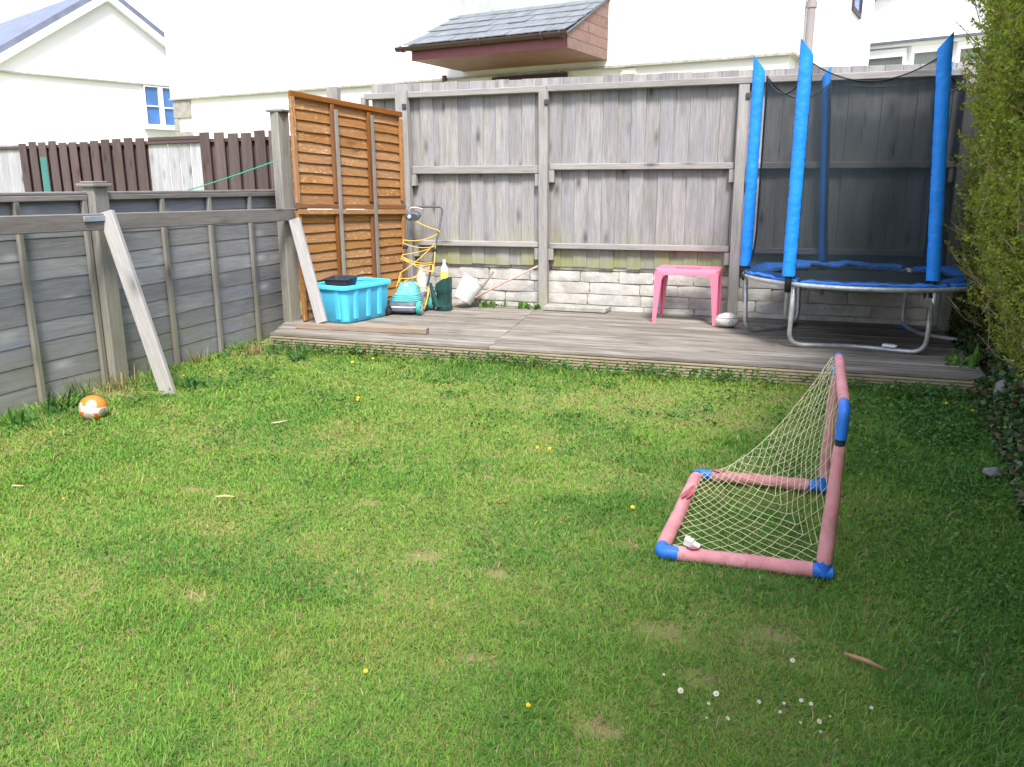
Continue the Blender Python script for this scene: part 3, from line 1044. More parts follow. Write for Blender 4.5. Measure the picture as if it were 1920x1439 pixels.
# bleached timber prop by the post
pr = thing('timber_prop', 'long bleached timber prop leaning from the grey fence post to the lawn', 'prop', (-4.45, 5.02, 0))
board('timber', pr, (-4.87, 5.05, 1.39), (-4.43, 5.02, -.03), .115, .055, (.25, -1, .05), 'prop', .007)
mb = MB().box((-4.866, 4.82, 1.325), (-4.855, 5.06, 1.365))
mb.obj('zinc_bracket', pr, 'bracket', bevel=.003)
pr2 = thing('timber_prop', 'short timber prop standing on the deck plank beside the cyan tub', 'prop', (-4.37, 7.12, DECK))
board('timber', pr2, (-4.69, 7.33, 1.245), (-4.315, 7.125, .235), .115, .05, (.15, -1, 0), 'prop', .007)

tag(board('loose_plank', None, (-4.575, 7.09, DECK + .031), (-3.185, 7.19, DECK + .031), .085, .058, (0, 0, 1), 'plank', .006),
    'loose weathered plank lying on the deck before the cyan tub', 'plank')

# green clothes line
cl = []
p0, p1 = Vector((-4.90, 7.42, 1.83)), Vector((-8.203, 10.05, 1.50))
for k in range(17):
    t = k / 16
    p = p0.lerp(p1, t)
    p.z -= .012 * 4 * t * (1 - t)
    cl.append(p)
cl += [p1 + Vector((-1.2, .5, -.35))]
tag(MB().tube(cl, .007, 6).obj('clothes_line', None, 'green_cord', smooth=True), 'green clothes line tied to the tall grey post', 'cord')

# ------------------------------------------------------------------ orange lap panels
def build_orange():
    f = thing('lap_fence', 'orange brown lap fence panels stacked two high beside the cyan tub', 'fence', (-4.5, 8.2, .17))
    N0, N1 = Vector((-4.74, 7.43, 0)), Vector((-4.285, 9.02, 0))
    d = (N1 - N0)
    nn = Vector((d.y, -d.x, 0)).normalized()     # towards the camera side
    def P(t, z, off=0.0):
        p = N0 + d * t + nn * off
        p.z = z
        return p
    # z of the level lines at the near and far ends
    for (a0, a1, b0, b1, n) in ((.19, .19, 1.30, 1.285, 11), (1.405, 1.345, 2.44, 2.35, 10)):
        for k in range(n):
            t = (k + .5) / n
            h0, h1 = (b0 - a0) / n, (b1 - a1) / n
            z0, z1 = a0 + h0 * (k + .62), a1 + h1 * (k + .62)
            board('slat', f, P(0.005, z0 + rnd.uniform(-.004, .004), 0), P(.995, z1 + rnd.uniform(-.004, .004), 0), h0 * 1.28, .010, nn + Vector((0, 0, .17)), 'orange_slat', .002, wob=.006)
        for t in (.013, .335, .665, .987):
            board('batten', f, P(t, a0 - .0, .03), P(t, a0 + (a1 - a0) * t + (b0 - a0) + .01 - .07 * t * (1 if b0 > 2 else .2), .03), .045, .032, nn, 'orange_slat' if t in (.013, .987) else 'orange_dark', .004)
    board('frame_rail', f, P(0, 2.47, .028), P(1, 2.375, .028), .055, .038, nn, 'orange_dark', .004)
    board('frame_rail', f, P(0, 1.375, .052), P(1, 1.33, .052), .05, .02, nn, 'orange_dark', .004)
    board('frame_rail', f, P(0, 1.318, .052), P(1, 1.272, .052), .05, .02, nn, 'orange_slat', .004)
    for t in (.35, .68):
        board('support_batten', f, P(t, .20, .075), P(t, 2.38 - .07 * t, .065), .042, .022, nn, 'grey_batten', .004)


build_orange()

# ------------------------------------------------------------------ cyan tub on wheels with black tray
def loft_rr(mb, secs, mtx, cap0=True, cap1=False):
    rs = []
    for w, d, r, z in secs:
        rs.append([mtx @ Vector((x, y, z)) for x, y in rounded_rect(w, d, r)])
    return mb.rings(rs, cap0, cap1)


def build_tub():
    mt = Matrix.Translation((-4.335, 7.815, DECK)) @ Matrix.Rotation(R(-13), 4, 'Z')
    t = thing('storage_tub', 'cyan plastic storage tub on wheels standing on the deck', 'tub', mt.translation)
    mb = MB()
    loft_rr(mb, [(.38, .66, .06, .004), (.42, .70, .065, .03), (.455, .755, .07, .375), (.455, .755, .07, .378), (.43, .73, .06, .374), (.40, .68, .055, .035)], mt, True, True)
    mb.obj('body', t, 'cyan_plastic', smooth=35)
    # rolled rim, dipping at the middle of each side
    rim = MB()
    rs = []
    for dw, z0 in ((.03, .355), (.045, .36), (.048, .395), (.03, .405), (-.028, .40), (-.03, .372)):
        ring = []
        for x, y in rounded_rect(.455 + dw, .755 + dw, .075):
            dip = .022 * max(0, 1 - abs(y) / .17) if abs(x) > .15 else .018 * max(0, 1 - abs(x) / .14) * -1
            ring.append(mt @ Vector((x, y, z0 - dip)))
        rs.append(ring)
    rs.append(rs[0])
    rim.rings(rs, False, False)
    rim.obj('rim', t, 'cyan_plastic', smooth=50)
    # pressed ribs on the visible sides
    for (x, y, ax) in ((.211, -.20, 0), (.211, .0, 0), (.211, .18, 0), (-.13, -.352, 1), (.11, -.352, 1)):
        r_ = MB()
        if ax == 0:
            rs = [[mt @ Vector((x + (z - .03) * .04 + o, y + s, z)) for o, s in ((0, -.035), (.016, -.022), (.016, .022), (0, .035))] for z in (.05, .355)]
        else:
            rs = [[mt @ Vector((x + s, y - (z - .03) * .055 - o, z)) for o, s in ((0, .035), (.014, .022), (.014, -.022), (0, -.035))][::-1][::-1] for z in (.05, .355)]
        r_.rings(rs)
        r_.obj('rib', t, 'cyan_plastic')
    for s in (-1, 1):
        wm = mt @ Matrix.Translation((s * .195, .335, .062)) @ Matrix.Rotation(R(90), 4, 'Y')
        w_ = MB().lathe([(.02, -.024), (.05, -.024), (.062, -.014), (.062, .014), (.05, .024), (.02, .024)], wm, 20).obj('wheel', t, 'black_rubber', smooth=40)
        MB().lathe([(.028, -.027), (.03, 0), (.028, .027)], wm, 14).obj('hub', w_, 'dark_plastic', smooth=40)
    # square black tray resting in the mouth
    m2 = mt @ Matrix.Translation((-.035, -.13, .335)) @ Matrix.Rotation(R(16), 4, 'Z') @ Matrix.Rotation(R(3), 4, 'X')
    tr = thing('plant_tray', 'square black plastic tray resting in the cyan tub', 'tray', m2.translation)
    q = MB()
    loft_rr(q, [(.22, .22, .012, 0), (.27, .27, .015, .115), (.285, .285, .018, .117), (.285, .285, .018, .125), (.262, .262, .012, .125), (.215, .215, .01, .008)], m2, True, True)
    q.obj('tray_body', tr, 'dark_plastic', smooth=30)


build_tub()

# ------------------------------------------------------------------ lawn mower
def build_mower():
    mt = Matrix.Translation((-3.965, 8.44, DECK)) @ Matrix.Rotation(R(4), 4, 'Z')      # local -Y is the front
    g = thing('lawn_mower', 'teal electric lawn mower with yellow cable wound round its folding handle', 'mower', mt.translation)
    L = lambda x, y, z: mt @ Vector((x, y, z))
    b = MB()
    loft_rr(b, [(.36, .50, .08, .03), (.38, .53, .09, .05), (.375, .52, .09, .115), (.33, .46, .09, .155), (.24, .36, .08, .17)], mt, True, True)
    b.obj('deck_housing', g, 'grey_plastic', smooth=40)
    s = MB()
    loft_rr(s, [(.384, .534, .09, .085), (.384, .534, .09, .098)], mt, False, False)
    s.obj('trim_strip', g, 'white_plastic')
    m2 = mt @ Matrix.Translation((0, -.045, .145))
    c = MB()
    secs = []
    for k, (w, d, z, yo) in enumerate(((.34, .40, 0, 0), (.345, .405, .012, 0), (.325, .375, .016, .008), (.33, .38, .028, .008), (.30, .345, .034, .02), (.305, .35, .046, .02), (.275, .31, .054, .03), (.28, .315, .066, .03), (.25, .27, .085, .045), (.22, .22, .14, .06), (.19, .18, .175, .07), (.13, .12, .192, .075))):
        secs.append([m2 @ Vector((x, y + yo, z)) for x, y in rounded_rect(w, d, min(w, d) * .32)])
    c.rings(secs)
    c.obj('motor_cover', g, 'teal_plastic', smooth=40)
    MB().lathe([(.022, 0), (.026, .006), (.012, .012)], m2 @ Matrix.Translation((.0, -.02, .165)) @ Matrix.Rotation(R(35), 4, 'X'), 12).obj('badge', g, 'white_plastic', smooth=True)
    st = MB().box((.1895, -.02, .075), (.193, .12, .17))
    st.v = [tuple(mt @ Vector(p)) for p in st.v]
    st.obj('sticker', g, 'tan_label')
    wb = MB().box((.13, -.02, .05), (.19, .22, .22))
    wb.v = [tuple(mt @ Vector(p)) for p in wb.v]
    wb.obj('rear_housing', g, 'grey_plastic', bevel=.02)
    for sx in (-1, 1):
        for y, r in ((-.19, .08), (.2, .078)):
            wm = mt @ Matrix.Translation((sx * .205, y, r)) @ Matrix.Rotation(R(90), 4, 'Y')
            w_ = MB().lathe([(.045, -.026), (r - .008, -.026), (r, -.018), (r, .018), (r - .008, .026), (.045, .026)], wm, 22).obj('wheel', g, 'teal_tyre', smooth=40)
            h_ = MB()
            for k in range(5):
                h_.box((-.01, 0, -.029), (.014, .058, .029), wm @ Matrix.Rotation(R(72 * k), 4, 'Z'))
            h_.lathe([(.026, -.031), (.026, .031)], wm, 12)
            h_.obj('hub', w_, 'hub_cream')
    # handle
    lo = (L(-.115, .12, .28), L(.175, .14, .26))
    up = (L(-.18, .52, 1.10), L(.235, .54, 1.06))
    tl, trr = L(-.165, .545, 1.165), L(.24, .56, 1.165)
    path = round_path([lo[0], up[0], tl, trr, up[1], lo[1]], .07, 5)
    h = MB().tube(path, .0125, 10)
    h.obj('handle', g, 'mower_tube', smooth=True)
    for lo_, up_ in zip(lo, up):
        p = lo_.lerp(up_, .52)
        k_ = MB().lathe([(.024, -.022), (.028, 0), (.018, .024)], Matrix.Translation(p) @ Matrix.Rotation(R(90), 4, 'Y'), 10)
        k_.obj('clamp_knob', g, 'black_rubber', smooth=40)
    sb = MB()
    ms = mt @ Matrix.Translation((-.10, .50, 1.06)) @ Matrix.Rotation(R(20), 4, 'X')
    secs = [[ms @ Vector((x * 1.0, y_, z * .8)) for x, z in rounded_rect(.165, .12, .055)] for y_ in (-.045, -.035, .035)]
    for r_ in (secs[0],):
        c_ = sum(r_, Vector()) / len(r_)
        secs[0] = [c_ + (p - c_) * .86 for p in r_]
    sb.rings(secs)
    sb.obj('switch_box', g, 'grey_plastic', smooth=40)
    MB().lathe([(.02, -.062), (.022, -.045)], ms @ Matrix.Translation((-.035, 0, .01)) @ Matrix.Rotation(R(90), 4, 'X') @ Matrix.Scale(-1, 4, (0, 0, 1)), 12).obj('button', g, 'white_plastic')
    lv = catmull([L(-.15, .50, 1.10), L(-.14, .49, 1.145), L(-.06, .49, 1.155), L(.02, .49, 1.135)], 6)
    MB().tube(lv, .011, 8).obj('lever', g, 'hub_cream', smooth=True)
    # cable wound in zigzags between the two legs
    def leg(i, t, o=0.016):
        p = lo[i].lerp(up[i], t)
        return p + Vector((-o if i == 0 else o, -.018, 0))
    way = [L(-.06, .48, 1.00), leg(1, .80), leg(1, .77, .03), leg(0, .62), leg(0, .58, .02), leg(1, .58), leg(0, .42), leg(0, .37, .03), leg(1, .33), leg(1, .25, .03),
           leg(0, .10), leg(0, .03, .05), leg(1, .36, .03), leg(0, .40, .03), leg(1, .22, .04), leg(1, .62, 0), leg(0, .18, .02), leg(0, -.04, .07), L(-.02, -.02, .33), leg(1, .02, .03), leg(1, -.12, .04), leg(1, -.2, .03), L(.02, .02, .345), leg(0, .0, .04), L(.08, .03, .34), leg(1, -.05, .05), leg(1, -.3, .03)]
    pts = []
    for k in range(len(way) - 1):
        a, b = way[k], way[k + 1]
        D = (b - a).length
        for q in range(8):
            t = q / 8
            p = a.lerp(b, t)
            p.z -= (.10 * D) * 4 * t * (1 - t) * (.4 + .6 * ((k * 7) % 5) / 4)
            p.y -= .01 + .012 * math.sin(k * 2.1)
            pts.append(p)
    pts.append(way[-1])
    MB().tube(pts, .0055, 6).obj('cable', g, 'yellow_cable', smooth=True)


build_mower()

# white bottle behind the mower
mwb = Matrix.Translation((-4.05, 9.0, DECK))
wb_ = thing('bottle', 'plain white plastic bottle standing behind the mower', 'bottle', mwb.translation)
MB().lathe([(.05, 0), (.058, .01), (.058, .26), (.06, .33), (.045, .38), (.03, .40), (.03, .44)], mwb, 18).obj('bottle_body', wb_, 'white_plastic', smooth=40)
MB().lathe([(.034, .44), (.034, .475), (.02, .48)], mwb, 14).obj('cap', wb_, 'hub_cream', smooth=40)

# ------------------------------------------------------------------ watering can and bottle
def build_can():
    mt = Matrix.Translation((-3.615, 8.66, DECK)) @ Matrix.Rotation(R(-12), 4, 'Z')
    g = thing('watering_can', 'dark green plastic watering can between the mower and the white bucket', 'watering can', mt.translation)
    b = MB()
    secs = []
    for z, w, d in ((0, .155, .15), (.015, .168, .16), (.06, .168, .16), (.065, .16, .152), (.2, .165, .157), (.205, .17, .162), (.27, .172, .165)):
        secs.append([mt @ Vector((x, y, z)) for x, y in rounded_rect(w, d, .06)])
    # slanted open top, high at the right
    for dz, sc in ((0, 1), (-.006, .93), (-.10, .9)):
        secs.append([mt @ Vector((x * sc, y * sc, .345 + dz + x * .55)) for x, y in rounded_rect(.172, .165, .06)])
    b.rings(secs)
    b.obj('body', g, 'can_green', smooth=40)
    sp = MB()
    P = [(-.045, -.075, .05, .052), (-.075, -.09, .15, .036), (-.105, -.10, .26, .022), (-.118, -.103, .325, .016)]
    sp.rings([[mt @ Vector((x + r * math.cos(a), y + .8 * r * math.sin(a), z)) for a in [2 * math.pi * k / 12 for k in range(12)]] for x, y, z, r in P])
    sp.obj('spout', g, 'can_green', smooth=40)
    MB().tube([mt @ Vector(p) for p in catmull([(.03, -.03, .37), (-.0, -.05, .345), (-.055, -.07, .30), (-.06, -.085, .22)], 6)], .014, 8).obj('handle', g, 'can_green', smooth=True)
    m2 = Matrix.Translation((-3.622, 8.69, DECK + .255))
    bt = thing('bottle', 'clear bottle with yellow label standing in the green watering can', 'bottle', m2.translation)
    MB().lathe([(.04, 0), (.046, .01), (.046, .20), (.04, .235), (.02, .275), (.017, .30)], m2, 18).obj('bottle_body', bt, 'clear_plastic', smooth=40)
    MB().lathe([(.0485, .07), (.0485, .195)], m2, 20, False, False).obj('bottle_label', bt, 'label_yellow', smooth=True)
    MB().lathe([(.019, .30), (.019, .325), (.015, .327)], m2, 12).obj('cap', bt, 'clear_plastic', smooth=40)


build_can()

# ------------------------------------------------------------------ bucket, stick and broom handle
def build_bucket():
    ax = Vector((.44, .30, .80)).normalized()
    q = ax.to_track_quat('Z', 'Y').to_matrix().to_4x4()
    base = Vector((-3.495, 8.90, DECK + .095))
    mt = Matrix.Translation(base) @ q
    g = thing('bucket', 'white plastic bucket tipped over against the block wall', 'bucket', (base.x, base.y, DECK))
    b = MB().lathe([(.112, 0), (.117, .008), (.138, .27), (.146, .272), (.146, .285), (.132, .285), (.112, .02)], mt, 32)
    b.obj('bucket_body', g, 'white_plastic', smooth=40)
    # faded green print on the side that faces the lawn
    vdir = (mt.inverted().to_3x3() @ Vector((.35, -1, -.1))).normalized()
    a0 = math.atan2(vdir.y, vdir.x)
    pm = MB()
    for zz, hw_, hh in ((.07, .40, .010), (.095, .55, .008), (.12, .5, .014), (.145, .58, .008), (.165, .34, .010)):
        for k in range(8):
            aa, ab = a0 - hw_ + 2 * hw_ * k / 8, a0 - hw_ + 2 * hw_ * (k + 1) / 8
            r1 = .1185 + .0805 * zz
            r2 = .1185 + .0805 * (zz + hh)
            pm.add([mt @ Vector((r * math.cos(a), r * math.sin(a), z)) for a, r, z in ((aa, r1, zz), (ab, r1, zz), (ab, r2, zz + hh), (aa, r2, zz + hh))], [(0, 1, 2, 3)])
    pm.obj('faded_print', g, 'print_green')
    st = MB().tube([(-3.36, 8.93, .30), (-3.25, 8.99, .44), (-3.14, 9.03, .595)], [.014, .015, .013], 8)
    tag(st.obj('stick', None, 'stick_wood', smooth=True), 'short grey stick poking up out of the tipped bucket', 'stick')
    br = MB().tube([(-3.38, 8.90, .27), (-2.98, 9.03, .49), (-2.615, 9.085, .672)], .011, 10)
    tag(br.obj('broom_handle', None, 'pink_handle', smooth=True), 'long faded pink broom handle slanting from bucket to fence post', 'pole')


build_bucket()

sl = MB()
v8 = [(-2.53, 8.985, DECK + .002), (-1.79, 8.99, DECK + .002), (-1.77, 9.21, DECK + .002), (-2.50, 9.21, DECK + .002)]
v8 += [(x + rnd.uniform(-.01, .01), y, z + .06 + rnd.uniform(-.006, .006)) for x, y, z in v8]
sl.add(v8, [(0, 3, 2, 1), (4, 5, 6, 7), (0, 1, 5, 4), (1, 2, 6, 5), (2, 3, 7, 6), (3, 0, 4, 7)])
tag(sl.obj('concrete_slab', None, 'concrete', bevel=.012), 'rough concrete slab lying on the deck against the block wall', 'slab')

# ------------------------------------------------------------------ pink table
def build_table():
    mt = Matrix.Translation((-.865, 8.79, DECK)) @ Matrix.Rotation(R(-1.5), 4, 'Z')
    g = thing('plastic_table', 'small pink plastic garden table with an oval hole in its top', 'table', mt.translation)
    W, D, H = .65, .47, .565
    t = MB()
    n = 40
    outer, inner = [], []
    rect = rounded_rect(W, D, .05, 9)
    n = len(rect)
    for x, y in rect:
        a = math.atan2(y / D, x / W)
        outer.append((x, y))
        inner.append((.165 * math.cos(a), .105 * math.sin(a)))
    rings = []
    for (ptsx, z, s) in ((inner, H - .012, 1), (inner, H, 1), (outer, H, .985), (outer, H - .006, 1), (outer, H - .06, 1), (outer, H - .06, .97), (outer, H - .014, .965), (inner, H - .012, 1)):
        rings.append([mt @ Vector((x * s, y * s, z)) for x, y in ptsx])
    t.rings(rings, False, False)
    t.obj('table_top', g, 'pink_plastic', smooth=40)
    for sx in (-1, 1):
        for sy in (-1, 1):
            l_ = MB()
            secs = []
            for z, w, k in ((H - .03, .085, 0), (H - .09, .078, .004), (.28, .058, .012), (0, .036, .024)):
                cx, cy = sx * (W / 2 - w / 2 + k * .2), sy * (D / 2 - w / 2 + k * .2)
                th = .014
                # L-shaped moulded leg, corner outwards
                o = w / 2
                ix = [(o, o), (-o, o), (-o, o - th), (o - th - .006, o - th - .006), (o - th, -o), (o, -o)]
                secs.append([mt @ Vector((cx + sx * x, cy + sy * y, z)) for x, y in ix])
            if sx * sy < 0:
                secs = [list(reversed(s_)) for s_ in secs]
            l_.rings(list(reversed(secs)))
            l_.obj('leg', g, 'pink_plastic')
    for sy in (-1, 1):
        for sx in (-1, 1):
            c_ = MB()
            y0 = sy * (D / 2 - .008)
            pr_ = [(.24, H - .055), (.20, H - .058), (.232, H - .072), (.245, H - .11)]
            vs = [mt @ Vector((sx * a, y0 + o, z)) for o in (-.006, .006) for a, z in pr_]
            c_.add(vs, [(0, 1, 2, 3), (7, 6, 5, 4), (0, 4, 5, 1), (1, 5, 6, 2), (2, 6, 7, 3), (3, 7, 4, 0)])
            c_.obj('corner_brace', g, 'pink_plastic')


build_table()

# ------------------------------------------------------------------ balls
def build_balls():
    prof = []
    Lh, r = .122, .078
    n = 18
    for k in range(n + 1):
        a = math.pi * k / n
        s = math.sin(a)
        prof.append((max(.002, r * s ** 1.12), -Lh * math.cos(a)))
    mt = Matrix.Translation((-.425, 8.45, DECK + r + .001)) @ Matrix.Rotation(R(8), 4, 'Z')
    b = MB()
    rot = Matrix.Rotation(R(90), 4, 'Y')
    b.lathe(prof, rot, 28)
    o = b.obj('rugby_ball', None, 'rugby', smooth=True, world=mt, local=True)
    tag(o, 'scuffed white rugby ball with grey print beside the pink table leg', 'ball')
    # football
    bm = bmesh.new()
    bmesh.ops.create_icosphere(bm, subdivisions=5, radius=.0885)
    ph = (1 + 5 ** .5) / 2
    ico = [Vector(p).normalized() for s in (1, -1) for q in (1, -1) for p in ((0, s, q * ph), (s, q * ph, 0), (q * ph, 0, s))]
    rot = Euler((R(24), R(-14), R(50))).to_matrix()
    band = Vector((.15, .12, 1)).normalized()
    ctr = rot @ Vector((0, 0, 0))
    me = bpy.data.meshes.new('football')
    for v in bm.verts:
        d = v.co.normalized()
        ds = sorted((d.angle(rot @ c) for c in ico))
        # seams between a pentagon and the hexagons round it, and between hexagons
        seam = min(abs(ds[0] - .365), (ds[1] - ds[0]) if ds[0] > .365 else 9)
        v.co *= 1 - .012 * max(0, 1 - seam / .035)
    for f in bm.faces:
        d = f.calc_center_median().normalized()
        ds = sorted((d.angle(rot @ c) for c in ico))
        lat = d.dot(band)
        near = min(ico, key=lambda c: d.angle(rot @ c))
        pl = (rot @ near).dot(band)
        if ds[0] < .365:
            f.material_index = 2 if abs(pl) < .62 else 0
        else:
            f.material_index = 1 if -.16 < lat < .27 else 0
        if abs(ds[0] - .365) < .02 and abs(lat) < .5:
            f.material_index = 1
    bm.to_mesh(me)
    bm.free()
    for k in ('ball_orange', 'ball_white', 'ball_grey'):
        me.materials.append(M[k])
    me.shade_smooth()
    o = bpy.data.objects.new('football', me)
    link(o, None, Matrix.Translation((-4.42, 4.26, .092)))
    tag(o, 'small orange football with white and grey panels by the left fence', 'ball')


build_balls()

# ------------------------------------------------------------------ trampoline
TC = Vector((.77, 8.235, 0))
TRX, TRY, TZ = 1.05, .965, .752


def tpos(deg, r=1.0, z=TZ):
    return Vector((TC.x + TRX * r * math.cos(R(deg)), TC.y + TRY * r * math.sin(R(deg)), z))


POLES = {240: (.115, 7.42, .115), 300: (1.265, 7.42, 1.125), 180: (-.275, 8.25, -.275), 120: (.485, 9.07, .345), 60: (1.46, 9.07, 1.42), 0: (1.84, 8.30, 1.84)}


def pang(a):
    bx, by, tx = POLES[a]
    return math.degrees(math.atan2((by - TC.y) / TRY, (bx - TC.x) / TRX)) % 360


def build_trampoline():
    g = thing('trampoline', 'round trampoline with blue padded poles and black safety net on the deck', 'trampoline', (TC.x, TC.y, DECK))
    fr = MB()
    rs = []
    n = 72
    for k in range(n + 1):
        a = 360 * k / n
        c = tpos(a)
        o = (tpos(a, 1.02) - tpos(a, .98)).normalized()
        rs.append([c + o * (.021 * math.cos(R(q))) + Vector((0, 0, .021 * math.sin(R(q)))) for q in range(0, 360, 45)])
    fr.rings(rs, False, False)
    fr.obj('frame_ring', g, 'steel', smooth=True)
    m_ = MB()
    ctr = Vector((TC.x, TC.y, TZ - .03))
    rr = [[ctr.lerp(tpos(360 * k / 48, .84, TZ - .005), s) for k in range(48)] for s in (.02, .5, 1.0)]
    m_.rings(rr, True, False)
    m_.rings([[p - Vector((0, 0, .006)) for p in r_] for r_ in rr][::-1], False, True)
    m_.obj('jump_mat', g, 'mat_black', smooth=True)
    sp = MB()
    for k in range(48):
        a = 360 * k / 48 + 2
        sp.tube([tpos(a, .845, TZ - .003), tpos(a, .985, TZ)], .007, 5)
    o = sp.obj('springs', g, 'steel')
    o['kind'] = 'stuff'
    # remains of the blue edge pad, torn and bulging
    for a0, a1, lift, w0 in ((62, 178, .04, .30), (182, 236, .02, .22), (238, 304, .010, .15), (-52, -4, .02, .26), (10, 56, .03, .26)):
        p = MB()
        rs = []
        st = max(6, int((a1 - a0) / 4))
        for k in range(st + 1):
            t = k / st
            a = a0 + (a1 - a0) * t
            env = math.sin(math.pi * min(1, max(0, t))) ** .5
            w = w0 * (.45 + .55 * env) * (1 + .18 * math.sin(a * .45))
            zz = TZ + .026 + lift * env * (.7 + .3 * math.sin(a * .21 + 1))
            row = []
            for u, dz in ((1.004, -.012), (1.006, .002), (.99, .012), (1 - w * .5, .018), (1 - w, -.0), (1 - w, -.018), (1 - w * .5, -.004), (.99, -.010)):
                row.append(tpos(a, u, zz + dz + .006 * math.sin(a * .9 + u * 30)))
            rs.append(row)
        p.rings(rs)
        p.obj('edge_pad', g, 'pad_blue', smooth=50)
    # three bent leg frames
    for a in (240, 180 - 58, 0):
        a0, a1 = (a, a + 60) if a != 122 else (120, 180)
        if a == 0: a0, a1 = 0, 60
        if a == 240:
            A, B = tpos(pang(240) + 1, .99), tpos(pang(300) - 1, .99)
        else:
            A, B = tpos(a0, .985), tpos(a1, .985)
        fa, fb = tpos(a0, .93 if a == 240 else .96, DECK + .022), tpos(a1, .93 if a == 240 else .96, DECK + .022)
        if a == 240:
            fa = Vector((A.x - .005, 7.60, DECK + .022)); fb = Vector((B.x + .01, 7.56, DECK + .022))
        m1, m2 = fa.lerp(fb, .45), fa.lerp(fb, .55)
        inw = (Vector((TC.x, TC.y, DECK)) - fa.lerp(fb, .5)).normalized()
        m1 = fa.lerp(fb, .5) + inw * .15
        path = round_path([A, fa, m1, fb, B], .13, 7)
        MB().tube(path, .0205, 10).obj('leg', g, 'steel', smooth=True)
    # poles: outer tube, black clamp, blue foam sleeve
    for k, a in enumerate((240, 300, 180, 120, 60, 0)):
        bx, by, tx = POLES[a]
        base = Vector((bx, by, .47))
        top = Vector((tx, by, 2.62))
        po = MB().tube([base, base.lerp(top, .99)], .016, 10).obj('pole', g, 'steel', smooth=True)
        cz = base.lerp(top, .125)
        MB().tube([base.lerp(top, .10), base.lerp(top, .20)], .028, 10).obj('clamp', po, 'black_rubber', smooth=True)
        s = MB()
        rs = []
        N = 16
        side = -1 if a in (240, 180) else 1
        nseg = 100
        ph0 = rnd.uniform(0, 9)
        for q in range(nseg + 1):
            t = q / nseg
            c = base.lerp(top, .165 + .835 * t)
            ring = []
            for j in range(N):
                an = 2 * math.pi * j / N
                wr = 1 + .018 * math.sin(q * 2.6 + 2.0 * math.sin(an * 2 + ph0) + ph0) * (1 + math.sin(q * .37 + an)) + .012 * mnoise.noise(Vector((math.cos(an) * 2, math.sin(an) * 2, q * .8 + ph0)))
                rg = 1 - abs(2 * mnoise.noise(Vector((math.cos(an) * 1.6 + q * .05, math.sin(an) * 1.6, q * .20 + ph0))))
                wr -= .09 * max(0, rg) ** 5
                rx, ry = (.055 if a in (240, 300, 180) else .040) * wr, .043 * wr
                p = c + Vector((rx * math.cos(an), ry * math.sin(an), 0))
                if q == nseg:
                    p.z += .055 + side * 1.25 * (p.x - c.x)
                elif q == nseg - 1:
                    p.z += .01 + side * .35 * (p.x - c.x)
                ring.append(p)
            rs.append(ring)
        s.rings(rs)
        s.obj('foam_sleeve', po, 'tramp_blue', smooth=50)
    # safety net: one panel per side, sagging at the top edge
    angs = [0, 60, 120, 180, 240, 300]
    def inner(a, z):          # just inside a pole at height z
        bx, by, tx = POLES[a]
        t = (z - .47) / 2.15
        p = Vector((bx + (tx - bx) * t, by, z))
        q = Vector((TC.x, TC.y, z))
        return p + (q - p).normalized() * .07
    for a in angs:
        b = (a + 60) % 360
        net = MB()
        NX, NZ = 14, 12
        grid = []
        rope = []
        for i in range(NX + 1):
            t = i / NX
            pa_, pb_ = pang(a), pang(b)
            if pb_ < pa_ - 1: pb_ += 360
            ba = pa_ + (pb_ - pa_) * t
            ra, rb = (min(1.0, math.hypot((POLES[q][0] - TC.x) / TRX, (POLES[q][1] - TC.y) / TRY) - .07) for q in (a, b))
            lowp = tpos(ba, min(1.0, ra + (rb - ra) * t + .12 * 4 * t * (1 - t)), TZ + .015)
            if a in (120, 180):   # the left corner is pulled out and hangs loose
                k = max(0, 1 - abs(ba - 180) / 28)
                lowp = lowp + Vector((-.07 * k, 0, -.07 * k))
            A, B = inner(a, 2.56), inner(b, 2.56)
            topp = A.lerp(B, t)
            sag = {240: .16, 180: .20, 300: .22, 120: .17, 60: .05, 0: .15}[a]
            topp.z -= sag * 4 * t * (1 - t)
            rope.append(topp)
            for j in range(NZ + 1):
                u = j / NZ
                p = lowp.lerp(topp, u)
                cx = inner(a, p.z).lerp(inner(b, p.z), t)
                p = p.lerp(cx, min(1, u * 5.0))
                wv = .012 * math.sin(9 * t + 5 * u + a) * u * (1 - t) * t * 4
                p += (tpos(ba, 1.1) - tpos(ba, 1.0)).normalized() * wv
                grid.append(p)
        fs = []
        for i in range(NX):
            for j in range(NZ):
                q = i * (NZ + 1) + j
                fs.append((q, q + NZ + 1, q + NZ + 2, q + 1))
        net.add(grid, fs)
        pn = net.obj('net_panel', g, 'net', smooth=True)
        MB().tube(rope, .0055, 6).obj('top_rope', pn, 'black_rubber', smooth=True)
        side_ = MB().tube([p + (tpos(a, .97) - tpos(a, 1.0)) * .3 for p in grid[0:NZ + 1]], .010, 6)
        side_.obj('net_hem', pn, 'black_rubber', smooth=True)


build_trampoline()

